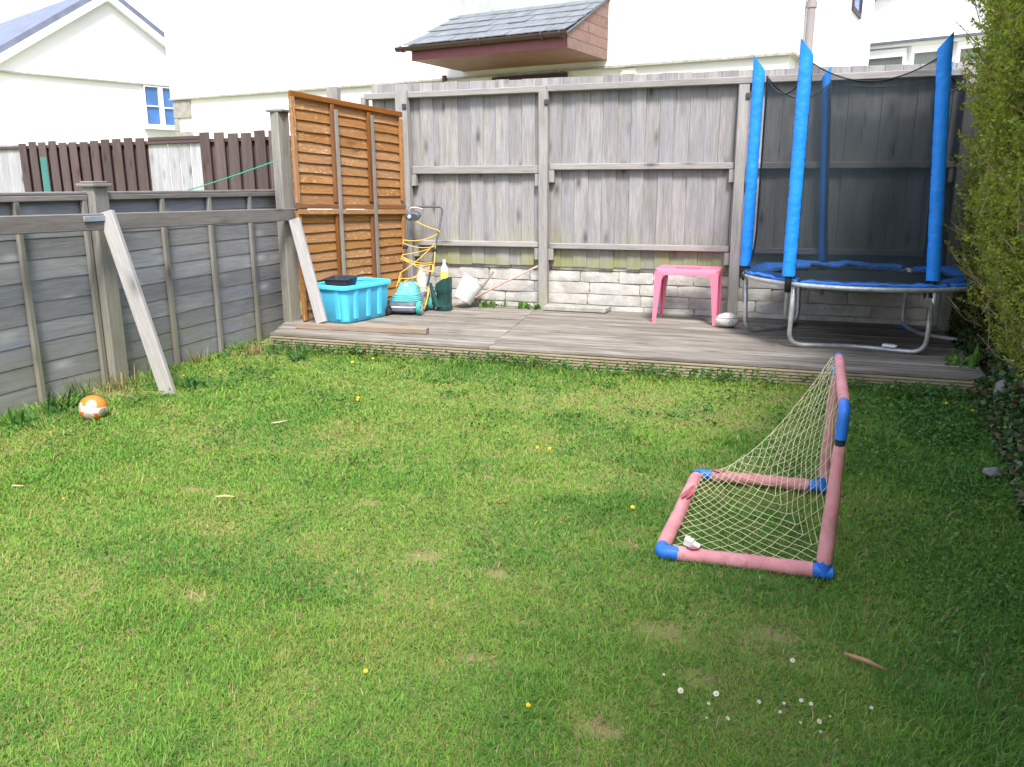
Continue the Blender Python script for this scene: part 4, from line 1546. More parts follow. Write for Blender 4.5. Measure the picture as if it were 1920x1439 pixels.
sc_ = MB().box((.94, 7.60, DECK + .042), (1.06, 7.66, DECK + .07), Matrix.Translation((1.0, 7.63, 0)) @ Matrix.Rotation(R(-20), 4, 'Z') @ Matrix.Translation((-1.0, -7.63, 0)))
tag(sc_.obj('foam_scrap', None, 'white_plastic', bevel=.012), 'white scrap of foam lying on the front foot tube of the trampoline', 'scrap')
for k, (x, y) in enumerate(((1.30, 8.95), (1.42, 8.80))):
    m_ = MB()
    m_.lathe([(.02, 0), (.06, .004), (.07, .014), (.03, .025)], Matrix.Translation((x, y, DECK + .003)) @ Matrix.Scale(1.5, 4, (1, 0, 0)) @ Matrix.Rotation(R(40 * k), 4, 'Z'), 7)
    tag(m_.obj('blue_scrap', None, 'pad_blue', smooth=40), ['crumpled blue scrap under the trampoline near the back leg', 'crumpled blue scrap under the trampoline nearer the lawn'][k], 'scrap', 'blue scraps under the trampoline')

# ------------------------------------------------------------------ goal
def build_goal():
    g = thing('toy_goal', 'small toy football goal of pink foam tubes with blue corners and a net', 'goal', (0, 3.8, 0))
    z0 = .036
    A, B = Vector((-.385, 3.315, z0)), Vector((.283, 3.335, z0))
    Cc, D = Vector((-.325, 4.365, z0)), Vector((.325, 4.365, z0))
    BT, DT = Vector((.302, 3.345, .735)), Vector((.342, 4.365, .745))
    def foam(a, b, i0, i1, tears=(), r0=.0335, r1=.0335):
        d = (b - a)
        L = d.length
        d.normalize()
        p0, p1 = a + d * i0, b - d * i1
        N, S = 14, 26
        ph = rnd.uniform(0, 9)
        u = d.orthogonal().normalized()
        w = d.cross(u)
        rs = []
        for q in range(S + 1):
            c = p0.lerp(p1, q / S)
            ring = []
            for j in range(N):
                an = 2 * math.pi * j / N
                r = (r0 + (r1 - r0) * q / S) * (1 + .10 * mnoise.noise(Vector((math.cos(an) * 1.2, math.sin(an) * 1.2, q * .30 + ph))) + .05 * mnoise.noise(Vector((math.cos(an) * 3, math.sin(an) * 3, q * 1.1 + ph))))
                e = 0
                if q in (0, S):
                    e = rnd.uniform(-.005, .004) * (1 if q else -1)
                    r *= .96
                ring.append(c + (u * math.cos(an) + w * math.sin(an)) * r + d * e)
            rs.append(ring)
        mb = MB().rings(rs)
        fo = mb.obj('foam_sleeve', g, 'foam_pink', smooth=60)
        for t in tears:
            # a split with a curled lip
            c = p0.lerp(p1, t[0])
            up = Vector(t[1]).normalized()
            sd = d.cross(up).normalized()
            m_ = MB()
            rows = []
            for q in range(7):
                s = (q / 6 - .5)
                wd = .017 * math.sin(math.pi * (q + .3) / 6.6)
                cc = c + d * s * t[2] + up * (.0335 + .001)
                rows.append([cc - sd * wd, cc - sd * wd * .4 + up * .004, cc + sd * wd * .2 + up * .002, cc + sd * wd + up * .0105])
            m_.rings(rows, False, False, closed=False)
            m_.obj('tear', fo, 'foam_tear')
    foam(A, B, .07, .045, ((.12, (0, -.2, 1), .06),))
    foam(A, Cc, .05, .06, ((.66, (.5, 0, 1), .20), (.60, (-.1, 0, 1), .12)))
    foam(Cc, D, .075, .075, ((.07, (0, -.4, 1), .07),))
    foam(B, BT, .045, .15, r0=.033, r1=.0235)
    foam(D, DT, .045, .10, r0=.031, r1=.025)
    foam(BT, DT, .10, .05, r0=.0235, r1=.0235)
    def elbow(pts, rad=.028, rb=.045):
        MB().tube(round_path(pts, rb, 6), rad, 14).obj('corner_connector', g, 'goal_blue', smooth=45)
    elbow([A + (B - A).normalized() * .085, A, A + (Cc - A).normalized() * .06], .031)
    elbow([Cc + (A - Cc).normalized() * .03, Cc, Cc + (D - Cc).normalized() * .10], .029)
    for P, Q, T, la in ((B, A, BT, .06), (D, Cc, DT, .085)):
        m_ = MB().tube([P + (Q - P).normalized() * la, P, P - (Q - P).normalized() * .035], .030, 14)
        m_.tube([P - Vector((0, 0, .012)), P + (T - P).normalized() * .06], .031, 14)
        m_.obj('corner_connector', g, 'goal_blue', smooth=45)
    elbow([BT + (B - BT).normalized() * .125, BT, BT + (DT - BT).normalized() * .085], .0225, .07)
    MB().tube([BT + (B - BT).normalized() * .12, BT + (B - BT).normalized() * .165], .0195, 12).obj('inner_pipe', g, 'black_rubber', smooth=45)
    elbow([DT + (D - DT).normalized() * .11, DT, DT + (BT - DT).normalized() * .045], .0235, .06)
    # --- net
    prof = catmull([(.0, 1.0), (.16, .74), (.36, .46), (.56, .235), (.74, .09), (.88, .02), (1.0, .0)], 12)   # (depth 0..1 from front, height 0..1)
    def pf(s):
        k = s * (len(prof) - 1)
        i = min(int(k), len(prof) - 2)
        return prof[i].lerp(prof[i + 1], k - i)
    xf, xb = .31, -.335
    net = MB()
    ysp = lambda t: 3.35 + (4.36 - 3.35) * t
    def slope(s, t):
        # far edge hangs in a sagging line from crossbar to back tube; near edge runs down the post and along the ground tube
        p = pf(s)
        far = Vector((xf + (xb - xf) * p.x + .03 * p.x, ysp(1), .05 + .69 * p.y))
        if s < .5:
            near = Vector((xf, ysp(0), .05 + .69 * (1 - s / .5)))
        else:
            near = Vector((xf + (xb - xf) * (s - .5) / .5, ysp(0), .055))
        q = near.lerp(far, t)
        q.y = ysp(t)
        bulge = math.sin(math.pi * t) * math.sin(math.pi * s)
        q.z = max(.04, q.z - .03 * bulge)
        q.x -= .03 * bulge
        return q
    NS, NTt = 16, 12
    def diag(fn, ns, nt, keep=None, jit=.010):
        for fam in (1, -1):
            for k in range(-nt, ns + nt + 1):
                pts = []
                seg = 60
                for q in range(seg + 1):
                    t = q / seg
                    s = (k + fam * t * nt) / ns
                    if 0 <= s <= 1 and (keep is None or keep(s, t)):
                        p = fn(s, t)
                        ph = (s * ns + t * nt)
                        # cords pull into a zigzag between the knots
                        p = p + Vector((mnoise.noise(p * 9) * jit, mnoise.noise(p * 9 + Vector((7, 0, 0))) * jit, abs(mnoise.noise(p * 7 + Vector((0, 9, 0)))) * jit))
                        pts.append(p)
                    else:
                        if len(pts) > 2: net.tube(pts, .0015, 4, False)
                        pts = []
                if len(pts) > 2: net.tube(pts, .0015, 4, False)
    diag(slope, NS, NTt)
    # end panels
    for yy, x0 in ((4.355, 0),):
        def side(s, t, yy=yy):
            return Vector((xf + (xb - xf) * s, yy + (.07 * math.sin(math.pi * t) * math.sin(math.pi * s) if yy < 4 else -.05 * math.sin(math.pi * t)), .05 + .68 * t))
        def keep(s, t):
            lo_, hi_ = 0, 1
            for p in prof:
                if p.x >= s:
                    return t <= p.y + .01
            return False
        diag(side, 10, 10, keep)
    # border cord with loops
    net.tube([slope(q / 40, 0) for q in range(41)], .0028, 4, False)
    net.tube([slope(q / 40, 1) for q in range(41)], .0028, 4, False)
    no = net.obj('net', g, 'net_cord', smooth=True)
    no['kind'] = 'stuff'
    q = MB()
    mt = Matrix.Translation((-.255, 3.345, .085)) @ Euler((R(10), R(12), R(-12))).to_matrix().to_4x4()
    q.box((-.034, -.016, -.02), (.004, .012, .014), mt)
    q.box((-.006, -.012, -.018), (.036, .014, .004), mt @ Matrix.Rotation(R(9), 4, 'Y'))
    q.box((-.03, -.004, .008), (-.008, .004, .028), mt @ Matrix.Rotation(R(-14), 4, 'Y'))
    q.obj('torn_tag', g, 'white_plastic', bevel=.002)


build_goal()

# ------------------------------------------------------------------ grass
def palette(n, pick):
    return pick


def scatter_grass():
    def region(x0, x1, y0, y1, dens):
        n = int((x1 - x0) * (y1 - y0) * dens)
        return rng.uniform(x0, x1, n), rng.uniform(y0, y1, n)
    xs, ys = [], []
    for q in ((-2.5, 1.3, 1.25, 2.6, 30000), (-4.2, 1.4, 2.6, 4.0, 17500), (-5.06, 1.45, 4.0, 5.4, 10000), (-5.06, 1.5, 5.4, 6.78, 6800),
              (-3.3, -2.5, 1.7, 2.6, 14000), (-5.06, -3.3, 1.25, 2.6, 11000), (-3.3, -2.5, 1.25, 1.7, 14000), (-5.06, -4.2, 2.6, 4.0, 9000), (1.3, 1.9, 1.25, 2.6, 3000), (-5.06, 2.2, -.4, 1.25, 700)):
        a, b = region(*q)
        xs.append(a); ys.append(b)
    x, y = np.concatenate(xs), np.concatenate(ys)
    # thin the turf on the bare patches
    bare = np.zeros(len(x))
    for bx, by, br in ((-1.385, 2.998, .06), (-1.03, 2.964, .05), (.09, 2.79, .07), (-.35, 2.72, .06), (-.9, 2.35, .06), (-2.1, 2.4, .06), (-4.75, 6.55, .22), (-4.85, 4.9, .22), (-.55, 3.4, .05), (-2.9, 3.4, .06), (-.4, 2.1, .06), (-.15, 2.45, .05), (-1.9, 3.5, .06)):
        dd = np.hypot((x - bx) * .6, y - by) * (.6 + .9 * vnoise(x, y, 9.0, 35))
        bare = np.maximum(bare, np.clip(1.3 - dd / br, 0, 1))
    keep = rng.random(len(x)) > bare * .86
    x, y = x[keep], y[keep]
    n = len(x)
    h = ground_h(x, y)
    dist = np.hypot(x, y)
    pa = vnoise(x, y, 1.6, 21) * .6 + vnoise(x, y, 4.5, 22) * .4          # lush against worn
    pb = vnoise(x, y, 2.4, 23) * .5 + vnoise(x, y, 8.0, 24) * .5
    pc = vnoise(x, y, 6.0, 25)
    hedge_side = np.clip((x - .15) / .8, 0, 1)                            # towards the hedge the grass is longer and greener, less straw
    fence_side = np.clip((-4.55 - x) / .45, 0, 1)
    L = (.016 + .020 * pa ** 1.5 + .013 * rng.random(n)) * (1 + .55 * hedge_side) * (1 + .9 * fence_side)
    tuft = (vnoise(x, y, 3.1, 26) > .80) | ((y > 6.55) & (vnoise(x, y, 2.2, 28) > .45))
    L = np.where(tuft, L * 1.4, L)
    L = np.where(y > 6.55, L * 1.5, L)
    stray = rng.random(n) < .02
    L = np.where(stray, L * 2.1, L)
    wide = np.where(rng.random(n) < .10, 1.7, 1.0)
    wdt = (.0010 + .0009 * rng.random(n)) * wide * np.clip(dist / 2.9, .9, 2.3)
    az = rng.uniform(0, 2 * math.pi, n)
    tilt = np.clip(rng.normal(.95, .40, n), .05, 1.5)
    bend = rng.uniform(.2, 1.0, n)
    cols = np.array([(.150, .325, .052), (.210, .370, .060), (.275, .355, .075), (.350, .320, .115), (.400, .330, .165), (.110, .255, .048)])
    r = rng.random(n)
    u = np.clip(.50 * r + .36 * pb + .22 * (1 - pa) - .07 - .30 * hedge_side * (.4 + .6 * pc), 0, .999)
    lush = (vnoise(x, y, 1.9, 51) > .70) & (rng.random(n) < .55)
    u = np.where(lush, u * .45, u)
    L = np.where(lush, L * 1.25, L)
    idx = np.where(u < .27, 5, np.where(u < .45, 0, np.where(u < .62, 1, np.where(u < .74, 2, np.where(u < .85, 3, 4)))))
    tone = cols[idx] * rng.uniform(.78, 1.22, (n, 1)) * np.array([1, 1, 1]) * (1 + rng.normal(0, .05, (n, 3)))
    dry = (rng.random(n) < (.05 + .35 * bare[keep] + .25 * fence_side * (vnoise(x, y, 2.0, 27) > .5)))
    tone[dry] = np.array([.42, .33, .19]) * rng.uniform(.7, 1.2, (dry.sum(), 1))
    tone = np.clip(tone, 0, 1)
    dx, dy = np.cos(az), np.sin(az)
    px, py = -dy, dx
    base = np.stack([x, y, h - .003], 1)
    def pt(s, a, wside):
        # s along the blade, a angle from vertical
        p = base.copy()
        p[:, 0] += dx * s * np.sin(a) + px * wside
        p[:, 1] += dy * s * np.sin(a) + py * wside
        p[:, 2] += s * np.cos(a)
        return p
    a1 = tilt * .75
    mid = pt(L * .55, a1, wdt * .9), pt(L * .55, a1, -wdt * .9)
    tip = mid[0] * .5 + mid[1] * .5
    a2 = np.clip(tilt + bend * .6, 0, 1.62)
    tip = tip + np.stack([dx * L * .5 * np.sin(a2), dy * L * .5 * np.sin(a2), L * .5 * np.cos(a2)], 1)
    V = np.stack([pt(0, a1, wdt), pt(0, a1, -wdt), mid[0], mid[1], tip], 1).reshape(-1, 3)
    i5 = np.arange(n)[:, None] * 5
    F = np.concatenate([i5 + np.array([[0, 1, 2]]), i5 + np.array([[1, 3, 2]]), i5 + np.array([[2, 3, 4]])], 0)
    T = np.repeat(tone, 5, 0)
    o = np_mesh('grass', V, F, T, 'grass', kind='stuff')
    tag(o, 'short mossy garden lawn with worn straw patches', 'grass')


scatter_grass()


def leaf_cloud(name, pos, dirn, length, width, tone, mat, parent=None, kind='stuff', fold=.25, label=None, cat=None):
    """diamond leaves: base, two sides, tip"""
    n = len(pos)
    dirn = dirn / np.linalg.norm(dirn, axis=1, keepdims=True)
    r = rng.normal(size=(n, 3))
    side = np.cross(dirn, r)
    side /= np.linalg.norm(side, axis=1, keepdims=True) + 1e-9
    nor = np.cross(side, dirn)
    l, w = length[:, None], width[:, None]
    b = pos
    mid = pos + dirn * l * .45 + nor * l * .05
    tip = pos + dirn * l
    s1 = mid + side * w * .5 + nor * w * fold
    s2 = mid - side * w * .5 + nor * w * fold
    V = np.stack([b, s1, tip, s2], 1).reshape(-1, 3)
    i4 = np.arange(n)[:, None] * 4
    F = np.concatenate([i4 + np.array([[0, 1, 2]]), i4 + np.array([[0, 2, 3]])], 0)
    o = np_mesh(name, V, F, np.repeat(tone, 4, 0), mat, parent, kind)
    if label: tag(o, label, cat)
    return o


def broad_weeds():
    """clover, buttercup and other small broad leaves along the deck edge and under the hedge"""
    P = []
    def blob(cx, cy, rx, ry, n):
        a = rng.normal(size=(n, 2)) * .5
        P.append(np.stack([cx + a[:, 0] * rx, cy + a[:, 1] * ry], 1))
    for x in np.arange(-4.6, 1.5, .17):
        blob(x, 6.69, .22, .08, int(rng.uniform(10, 130)))
    for _ in range(130):
        blob(rng.uniform(.45, 1.45), rng.uniform(1.8, 6.6), .25, .3, int(rng.uniform(30, 90)))
    for _ in range(26):
        blob(rng.uniform(.9, 1.45), rng.uniform(5.4, 6.7), .25, .25, int(rng.uniform(60, 140)))
    for _ in range(120):
        blob(rng.uniform(-4.8, .4), rng.uniform(1.6, 6.4), .14, .12, int(rng.uniform(8, 34)))
    for _ in range(16):
        blob(rng.uniform(-5.0, -4.1), rng.uniform(3.6, 6.6), .18, .25, int(rng.uniform(20, 60)))
    p = np.concatenate(P)
    p = p[(p[:, 0] > -5.03) & (p[:, 1] < 6.76) & (p[:, 0] < 1.9)]
    n = len(p)
    far = np.clip(p[:, 1] / 4.5, .6, 1.4)
    edge = (p[:, 1] > 6.52) * (.05 + .07 * vnoise(p[:, 0], p[:, 1], 1.7, 44))
    z = ground_h(p[:, 0], p[:, 1]) + rng.uniform(.012, .045, n) + edge * rng.random(n)
    d = np.stack([rng.normal(size=n), rng.normal(size=n), rng.uniform(-.1, .5, n)], 1)
    ln = rng.uniform(.014, .030, n) * far
    c = np.array([(.10, .225, .045), (.065, .17, .035), (.15, .27, .06), (.085, .20, .07)])[rng.integers(0, 4, n)] * rng.uniform(.75, 1.2, (n, 1))
    leaf_cloud('ground_cover', np.stack([p[:, 0], p[:, 1], z], 1), d, ln, ln * rng.uniform(.6, .95, n), c, 'leaf', label='small broad leaved weeds growing through the grass', cat='weeds')


broad_weeds()


def strap_plant(name, label, x, y, n, lmin, lmax, w, cols, mat='leaf', cat='weed', spread=.9, group=None, z=None, rad=.03):
    """a tuft of long strap leaves"""
    mb_v, mb_f, tn = [], [], []
    z0 = float(ground_h(x, y)) - .01 if z is None else z
    for k in range(n):
        a = rnd.uniform(0, 2 * math.pi)
        L = rnd.uniform(lmin, lmax)
        ti = rnd.uniform(.1, spread)
        b = Vector((x + rnd.gauss(0, rad), y + rnd.gauss(0, rad), z0))
        d = Vector((math.cos(a), math.sin(a), 0))
        s = Vector((-d.y, d.x, 0))
        c = Vector(rnd.choice(cols)) * rnd.uniform(.75, 1.2)
        i0 = len(mb_v)
        p = b
        for q in range(5):
            t = q / 4
            ww = w * (.5 + 1.6 * t * (1.1 - t)) * (0.05 if q == 4 else 1)
            an = ti * (.4 + 1.1 * t)
            if q: p = p + (d * math.sin(an) + Vector((0, 0, math.cos(an)))) * L / 4
            mb_v += [p + s * ww * .5, p - s * ww * .5]
            tn += [c, c]
        for q in range(4):
            j = i0 + 2 * q
            mb_f.append((j, j + 1, j + 3, j + 2))
    o = np_mesh(name, np.array([tuple(v) for v in mb_v]), np.array(mb_f), np.array([tuple(v) for v in tn]), mat)
    return tag(o, label, cat, group)


GREENS = [(.06, .17, .035), (.09, .21, .05), (.05, .13, .04)]
STRAWS = [(.42, .34, .19), (.34, .27, .14), (.22, .22, .08), (.14, .20, .05)]
strap_plant('weed', 'dark strap leaved weed by the left fence beside the orange football', -4.78, 4.32, 22, .12, .24, .022, GREENS, spread=.8, rad=.06)
strap_plant('weed', 'dark green leafy weed at the left edge of the photo below the grey fence', -4.75, 4.02, 26, .08, .17, .022, GREENS, spread=1.2, rad=.045)
strap_plant('grass_tuft', 'long green grass tuft against the fence behind the orange football', -4.95, 4.66, 60, .12, .24, .005, GREENS + STRAWS[2:], spread=.7, rad=.06, cat='grass tuft')
strap_plant('grass_tuft', 'dry straw tuft at the foot of the capped grey post', -4.93, 5.02, 80, .10, .22, .005, STRAWS, spread=.9, rad=.07, cat='grass tuft')
strap_plant('grass_tuft', 'straw and green tuft behind the foot of the long timber prop', -4.88, 5.45, 70, .10, .2, .005, STRAWS + GREENS, spread=.8, rad=.05, cat='grass tuft')
strap_plant('grass_tuft', 'dry tuft at the fence foot halfway between prop and deck', -4.95, 6.0, 60, .10, .22, .005, STRAWS, spread=.8, rad=.05, cat='grass tuft')
strap_plant('grass_tuft', 'pale dead tuft in front of the left end of the deck', -4.70, 6.52, 110, .06, .16, .005, STRAWS[:2], spread=1.3, rad=.02, cat='grass tuft')
strap_plant('grass_tuft', 'green tuft overhanging the left end of the deck edge', -4.30, 6.62, 70, .08, .17, .006, GREENS, spread=.9, rad=.09, cat='grass tuft')
strap_plant('grass_tuft', 'bright long tuft at the middle of the deck edge', -1.95, 6.62, 90, .08, .17, .006, [(.2, .3, .06), (.15, .27, .05), (.1, .2, .04)], spread=.9, rad=.11, cat='grass tuft')
strap_plant('weed', 'broad dandelion leaves in front of the deck near its left end', -4.15, 6.42, 34, .08, .17, .026, [(.10, .24, .07), (.12, .27, .09)], spread=1.35, rad=.05)
strap_plant('weed', 'broad leaves at the foot of the long timber prop', -4.35, 5.25, 26, .06, .14, .022, GREENS, spread=1.35, rad=.05)
strap_plant('weed', 'leafy weed below the tipped bucket', -3.2, 9.08, 34, .05, .13, .03, [(.11, .23, .06), (.16, .27, .08)], spread=1.2, rad=.07, z=DECK - .01)
strap_plant('weed', 'bushy green weed at the foot of the block wall', -2.80, 9.13, 40, .05, .11, .03, [(.10, .23, .05), (.14, .27, .06)], spread=1.2, rad=.045, z=DECK - .01)
strap_plant('weed', 'small green weed at the foot of the middle fence post', -2.63, 9.08, 24, .05, .11, .026, [(.10, .23, .05), (.14, .27, .06)], spread=1.1, rad=.03, z=DECK - .01)
strap_plant('weed', 'leafy shoot by the deck end under the hedge', 1.50, 7.25, 30, .10, .26, .035, [(.10, .24, .04), (.13, .28, .05)], spread=1.0, rad=.06, z=.1)

strap_plant('weed', 'small dark purple weed against the deck edge before the plank', -3.72, 6.72, 26, .05, .15, .016, [(.085, .035, .05), (.12, .06, .06)], spread=.8, rad=.05)
# ------------------------------------------------------------------ flowers and litter
def flower(name, label, cat, group, x, y, kind):
    z = float(ground_h(x, y))
    H = .05 if kind == 'd' else .045
    g = thing(name, label, cat, (x, y, z), group)
    lean = Vector((rnd.uniform(-.012, .012), rnd.uniform(-.012, .012), H))
    top = Vector((x, y, z)) + lean
    MB().tube([(x, y, z - .005), top], .0015, 5).obj('stem', g, 'stem_green')
    rad = (.0125 if y > 3 else .008) if kind == 'd' else .0098 * rnd.choice((.45, .6, .75, .9, 1.05))
    up = Vector((rnd.uniform(-.5, .5), -.6 + rnd.uniform(-.4, .3), 1)).normalized()
    q = up.to_track_quat('Z', 'Y').to_matrix().to_4x4()
    m_ = MB()
    npet = 16
    for lay, (rr, zz) in enumerate(((rad, 0), (rad * .62, .003)) if kind == 'd' else ((rad, 0),)):
        for k in range(npet):
            a = 2 * math.pi * k / npet + lay * .2
            da = .16 * (1 if kind == 'd' else .9)
            pts = [(.001, 0, zz), (rr * .7 * math.cos(-da), rr * .7 * math.sin(-da), zz + .002), (rr, 0, zz + .003), (rr * .7 * math.cos(da), rr * .7 * math.sin(da), zz + .002)]
            mt = Matrix.Translation(top) @ q @ Matrix.Rotation(a, 4, 'Z')
            m_.add([mt @ Vector(p) for p in pts], [(0, 1, 2, 3)])
    m_.obj('petals', g, 'petal_yellow' if kind == 'd' else 'petal_white')
    MB().lathe([(rad * .34, 0.001), (rad * .28, .004), (.001, .0055)], Matrix.Translation(top) @ q, 8).obj('flower_centre', g, 'petal_yellow', smooth=True)


for x, y, lb in ((-3.544, 6.319, 'yellow dandelion near the deck plank, left of a close pair by the deck edge'), (-3.439, 6.495, 'yellow dandelion closest to the deck edge, right of its close neighbour'),
                 (-2.893, 5.228, 'yellow dandelion left of its touching neighbour in the upper lawn'), (-2.86, 5.18, 'yellow dandelion right of its touching neighbour in the upper lawn'),
                 (-1.312, 4.545, 'yellow dandelion in mid lawn, left of two side by side'), (-1.229, 4.551, 'yellow dandelion in mid lawn, right of two side by side'),
                 (-3.352, 2.97, 'lone yellow dandelion at the far left of the lawn below the football'), (-1.175, 2.108, 'small orange yellow dandelion in the near lawn left of centre'),
                 (-4.62, 5.41, 'yellow dandelion just right of the long timber prop, nearer the fence'), (-4.42, 5.62, 'yellow dandelion just right of the long timber prop, further onto the lawn'),
                 (-.594, 3.75, 'yellow dandelion just left of the goal back tube'), (-.624, 2.095, 'small orange yellow dandelion nearest the bottom edge of the lawn'),
                 (1.26, 6.38, 'yellow dandelion in the shade below the right end of the deck'), (1.40, 6.2, 'yellow flower in the shade closest to the hedge bank')):
    flower('dandelion', lb, 'dandelion', 'dandelions in the lawn', x, y, 'd')
DAISIES = ((-.254, 2.374), (-.187, 2.312), (-.101, 2.269), (-.068, 2.321), (-.037, 2.212), (-.087, 2.193), (.143, 2.581), (.17, 2.37), (.199, 2.374), (.215, 2.24), (.232, 2.30), (.167, 2.257), (.388, 2.397), (.113, 2.311), (.133, 2.334), (.05, 2.321), (.256, 2.327))
ORD = 'first second third fourth fifth sixth seventh eighth ninth tenth eleventh twelfth thirteenth fourteenth fifteenth sixteenth seventeenth'.split()
for k, (x, y) in enumerate(sorted(DAISIES, key=lambda p: (p[0] + .3227 * p[1]) / (p[1] - .3227 * p[0] + .41))):
    flower('daisy', 'white daisy in the grass at lower right, ' + ORD[k] + ' from the left of seventeen', 'daisy', 'daisies in the lawn', x, y, 'w')

for nm, lb, pts, r, mt in (('twig', 'short pale straw stalk lying on the lawn left of centre', ((-2.653, 3.259, .035), (-2.61, 3.275, .04), (-2.56, 3.287, .036)), .006, 'straw'),
                           ('twig', 'curved dry stalk lying on the lawn right of the football', ((-3.151, 4.485, .035), (-3.10, 4.51, .04), (-3.05, 4.625, .036)), .006, 'straw'),
                           ('wood_splinter', 'brown wood splinter lying in the shaded grass near the daisies', ((.325, 2.72, .03), (.39, 2.69, .034), (.45, 2.66, .03)), .009, 'dead_wood'),
                           ('twig', 'tiny pale chip of bark at the left edge of the lawn', ((-3.80, 3.07, .03), (-3.74, 3.085, .03)), .008, 'straw')):
    p = [Vector(q) for q in pts]
    tag(MB().tube(p, [r * .7] + [r] * (len(p) - 2) + [r * .4], 6).obj(nm, None, mt, smooth=True), lb, nm.replace('_', ' '))

# ------------------------------------------------------------------ hedge, ivy bank and stones
def build_hedge():
    g = thing('hedge', 'tall yellow green privet hedge along the right of the lawn', 'hedge', (1.9, 4, 0))
    HX = lambda y, z: 1.33 + .045 * (y - 4) + .12 * np.clip((y - 5.5) / 2, 0, 1) + .10 * np.sin(y * 1.7) * .5 + .05 * np.sin(z * 2.3 + y) - .085 * (z - 1.5) + .17 * (vnoise(y, z, 2.7, 36) - .5) + .10 * (vnoise(y, z, 1.3, 31) - .5) + np.clip((.9 - z) * .25, 0, .3)
    def end_y(z):     # the far end of the hedge
        return 8.0 + .2 * np.sin(z * 2.0) + .08 * (z - 2)
    def surf(n, y0, y1, z0, z1):
        y = rng.uniform(y0, y1, n); z = rng.uniform(z0, z1, n)
        return HX(y, z), y, z
    P, D, Ln, tones, tw = [], [], [], [], MB()
    # twigs
    ntw = 9200
    x, y, z = surf(ntw, 1.5, 8.4, .45, 3.75)
    keep = y < end_y(z)
    x, y, z = x[keep], y[keep], z[keep]
    for i in range(len(x)):
        L = rnd.uniform(.18, .5)
        d = Vector((-.75 + rnd.gauss(0, .28), rnd.gauss(0, .38), .50 + rnd.gauss(0, .28)))
        if y[i] > end_y(z[i]) - .45: d.y += .5
        d.normalize()
        proud = abs(rnd.gauss(0, .05)) + (rnd.uniform(.08, .2) if rnd.random() < .05 else 0)
        tip = Vector((x[i] - proud, y[i], z[i]))
        b = tip - d * L
        m_ = b.lerp(tip, .5) + Vector((0, 0, -.02 + rnd.uniform(-.015, .03)))
        tw.tube([b, m_, tip], [.0042, .0032, .0014], 3, False)
        nl = int(L / .0125)
        t = rng.uniform(.25, 1.0, nl)[:, None] ** .6
        bb, mm, tt = np.array(b), np.array(m_), np.array(tip)
        p = (1 - t) ** 2 * bb + 2 * t * (1 - t) * mm + t * t * tt
        P.append(p)
        dn = np.array(d)[None] * .6 + rng.normal(size=(nl, 3)) * .7
        D.append(dn)
        Ln.append(rng.uniform(.018, .038, nl))
        hue = rnd.random()
        base = np.array((.35, .41, .06)) if hue < .5 else (np.array((.24, .38, .065)) if hue < .8 else np.array((.44, .40, .065)))
        young = np.clip((t - .55) * 1.6, 0, 1)
        tones.append((base * (1 - young) + np.array((.46, .54, .10)) * young) * rng.uniform(.7, 1.25, (nl, 1)))
    # inner mass, leaves coloured darker to put shade inside the hedge
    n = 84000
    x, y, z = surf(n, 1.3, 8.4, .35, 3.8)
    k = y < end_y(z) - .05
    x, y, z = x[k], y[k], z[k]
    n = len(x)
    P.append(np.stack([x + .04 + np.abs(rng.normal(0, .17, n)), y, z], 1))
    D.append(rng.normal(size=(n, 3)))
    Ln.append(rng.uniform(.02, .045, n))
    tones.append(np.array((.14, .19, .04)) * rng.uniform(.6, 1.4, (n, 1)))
    # leaves added to fill and darken the corner between trampoline, hedge and fence
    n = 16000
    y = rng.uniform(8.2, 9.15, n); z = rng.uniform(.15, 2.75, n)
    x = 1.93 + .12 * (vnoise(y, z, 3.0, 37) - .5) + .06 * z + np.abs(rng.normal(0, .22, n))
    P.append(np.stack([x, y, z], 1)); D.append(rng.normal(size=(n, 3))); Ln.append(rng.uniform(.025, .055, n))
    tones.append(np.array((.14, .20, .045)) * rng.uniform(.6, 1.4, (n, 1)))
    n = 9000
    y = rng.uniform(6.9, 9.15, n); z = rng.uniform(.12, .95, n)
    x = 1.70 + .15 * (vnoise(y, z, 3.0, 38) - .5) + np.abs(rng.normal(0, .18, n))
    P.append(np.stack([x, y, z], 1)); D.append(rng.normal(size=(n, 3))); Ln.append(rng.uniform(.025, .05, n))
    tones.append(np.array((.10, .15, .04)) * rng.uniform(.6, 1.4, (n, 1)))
    # body and end of the hedge, coarser, tone darkened as interior shade
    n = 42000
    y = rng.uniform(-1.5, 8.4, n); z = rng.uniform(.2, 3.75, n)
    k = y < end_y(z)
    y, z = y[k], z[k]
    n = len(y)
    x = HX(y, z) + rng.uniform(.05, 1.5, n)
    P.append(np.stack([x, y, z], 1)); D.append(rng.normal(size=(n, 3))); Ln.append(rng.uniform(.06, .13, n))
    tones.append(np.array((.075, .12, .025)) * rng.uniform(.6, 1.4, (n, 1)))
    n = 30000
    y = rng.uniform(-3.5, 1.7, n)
    z = .3 + rng.random(n) * (3.5 + np.clip(2.6 - y, 0, 3) * .40)  # unseen near end of the hedge, raised to deepen shade on the lawn
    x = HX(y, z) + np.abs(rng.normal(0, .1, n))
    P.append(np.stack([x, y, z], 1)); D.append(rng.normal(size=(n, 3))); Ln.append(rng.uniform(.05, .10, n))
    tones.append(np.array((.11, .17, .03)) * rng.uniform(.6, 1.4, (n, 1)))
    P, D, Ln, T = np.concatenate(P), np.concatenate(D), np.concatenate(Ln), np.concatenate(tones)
    leaf_cloud('foliage', P, D, Ln, Ln * rng.uniform(.42, .62, len(Ln)), T, 'leaf', g)
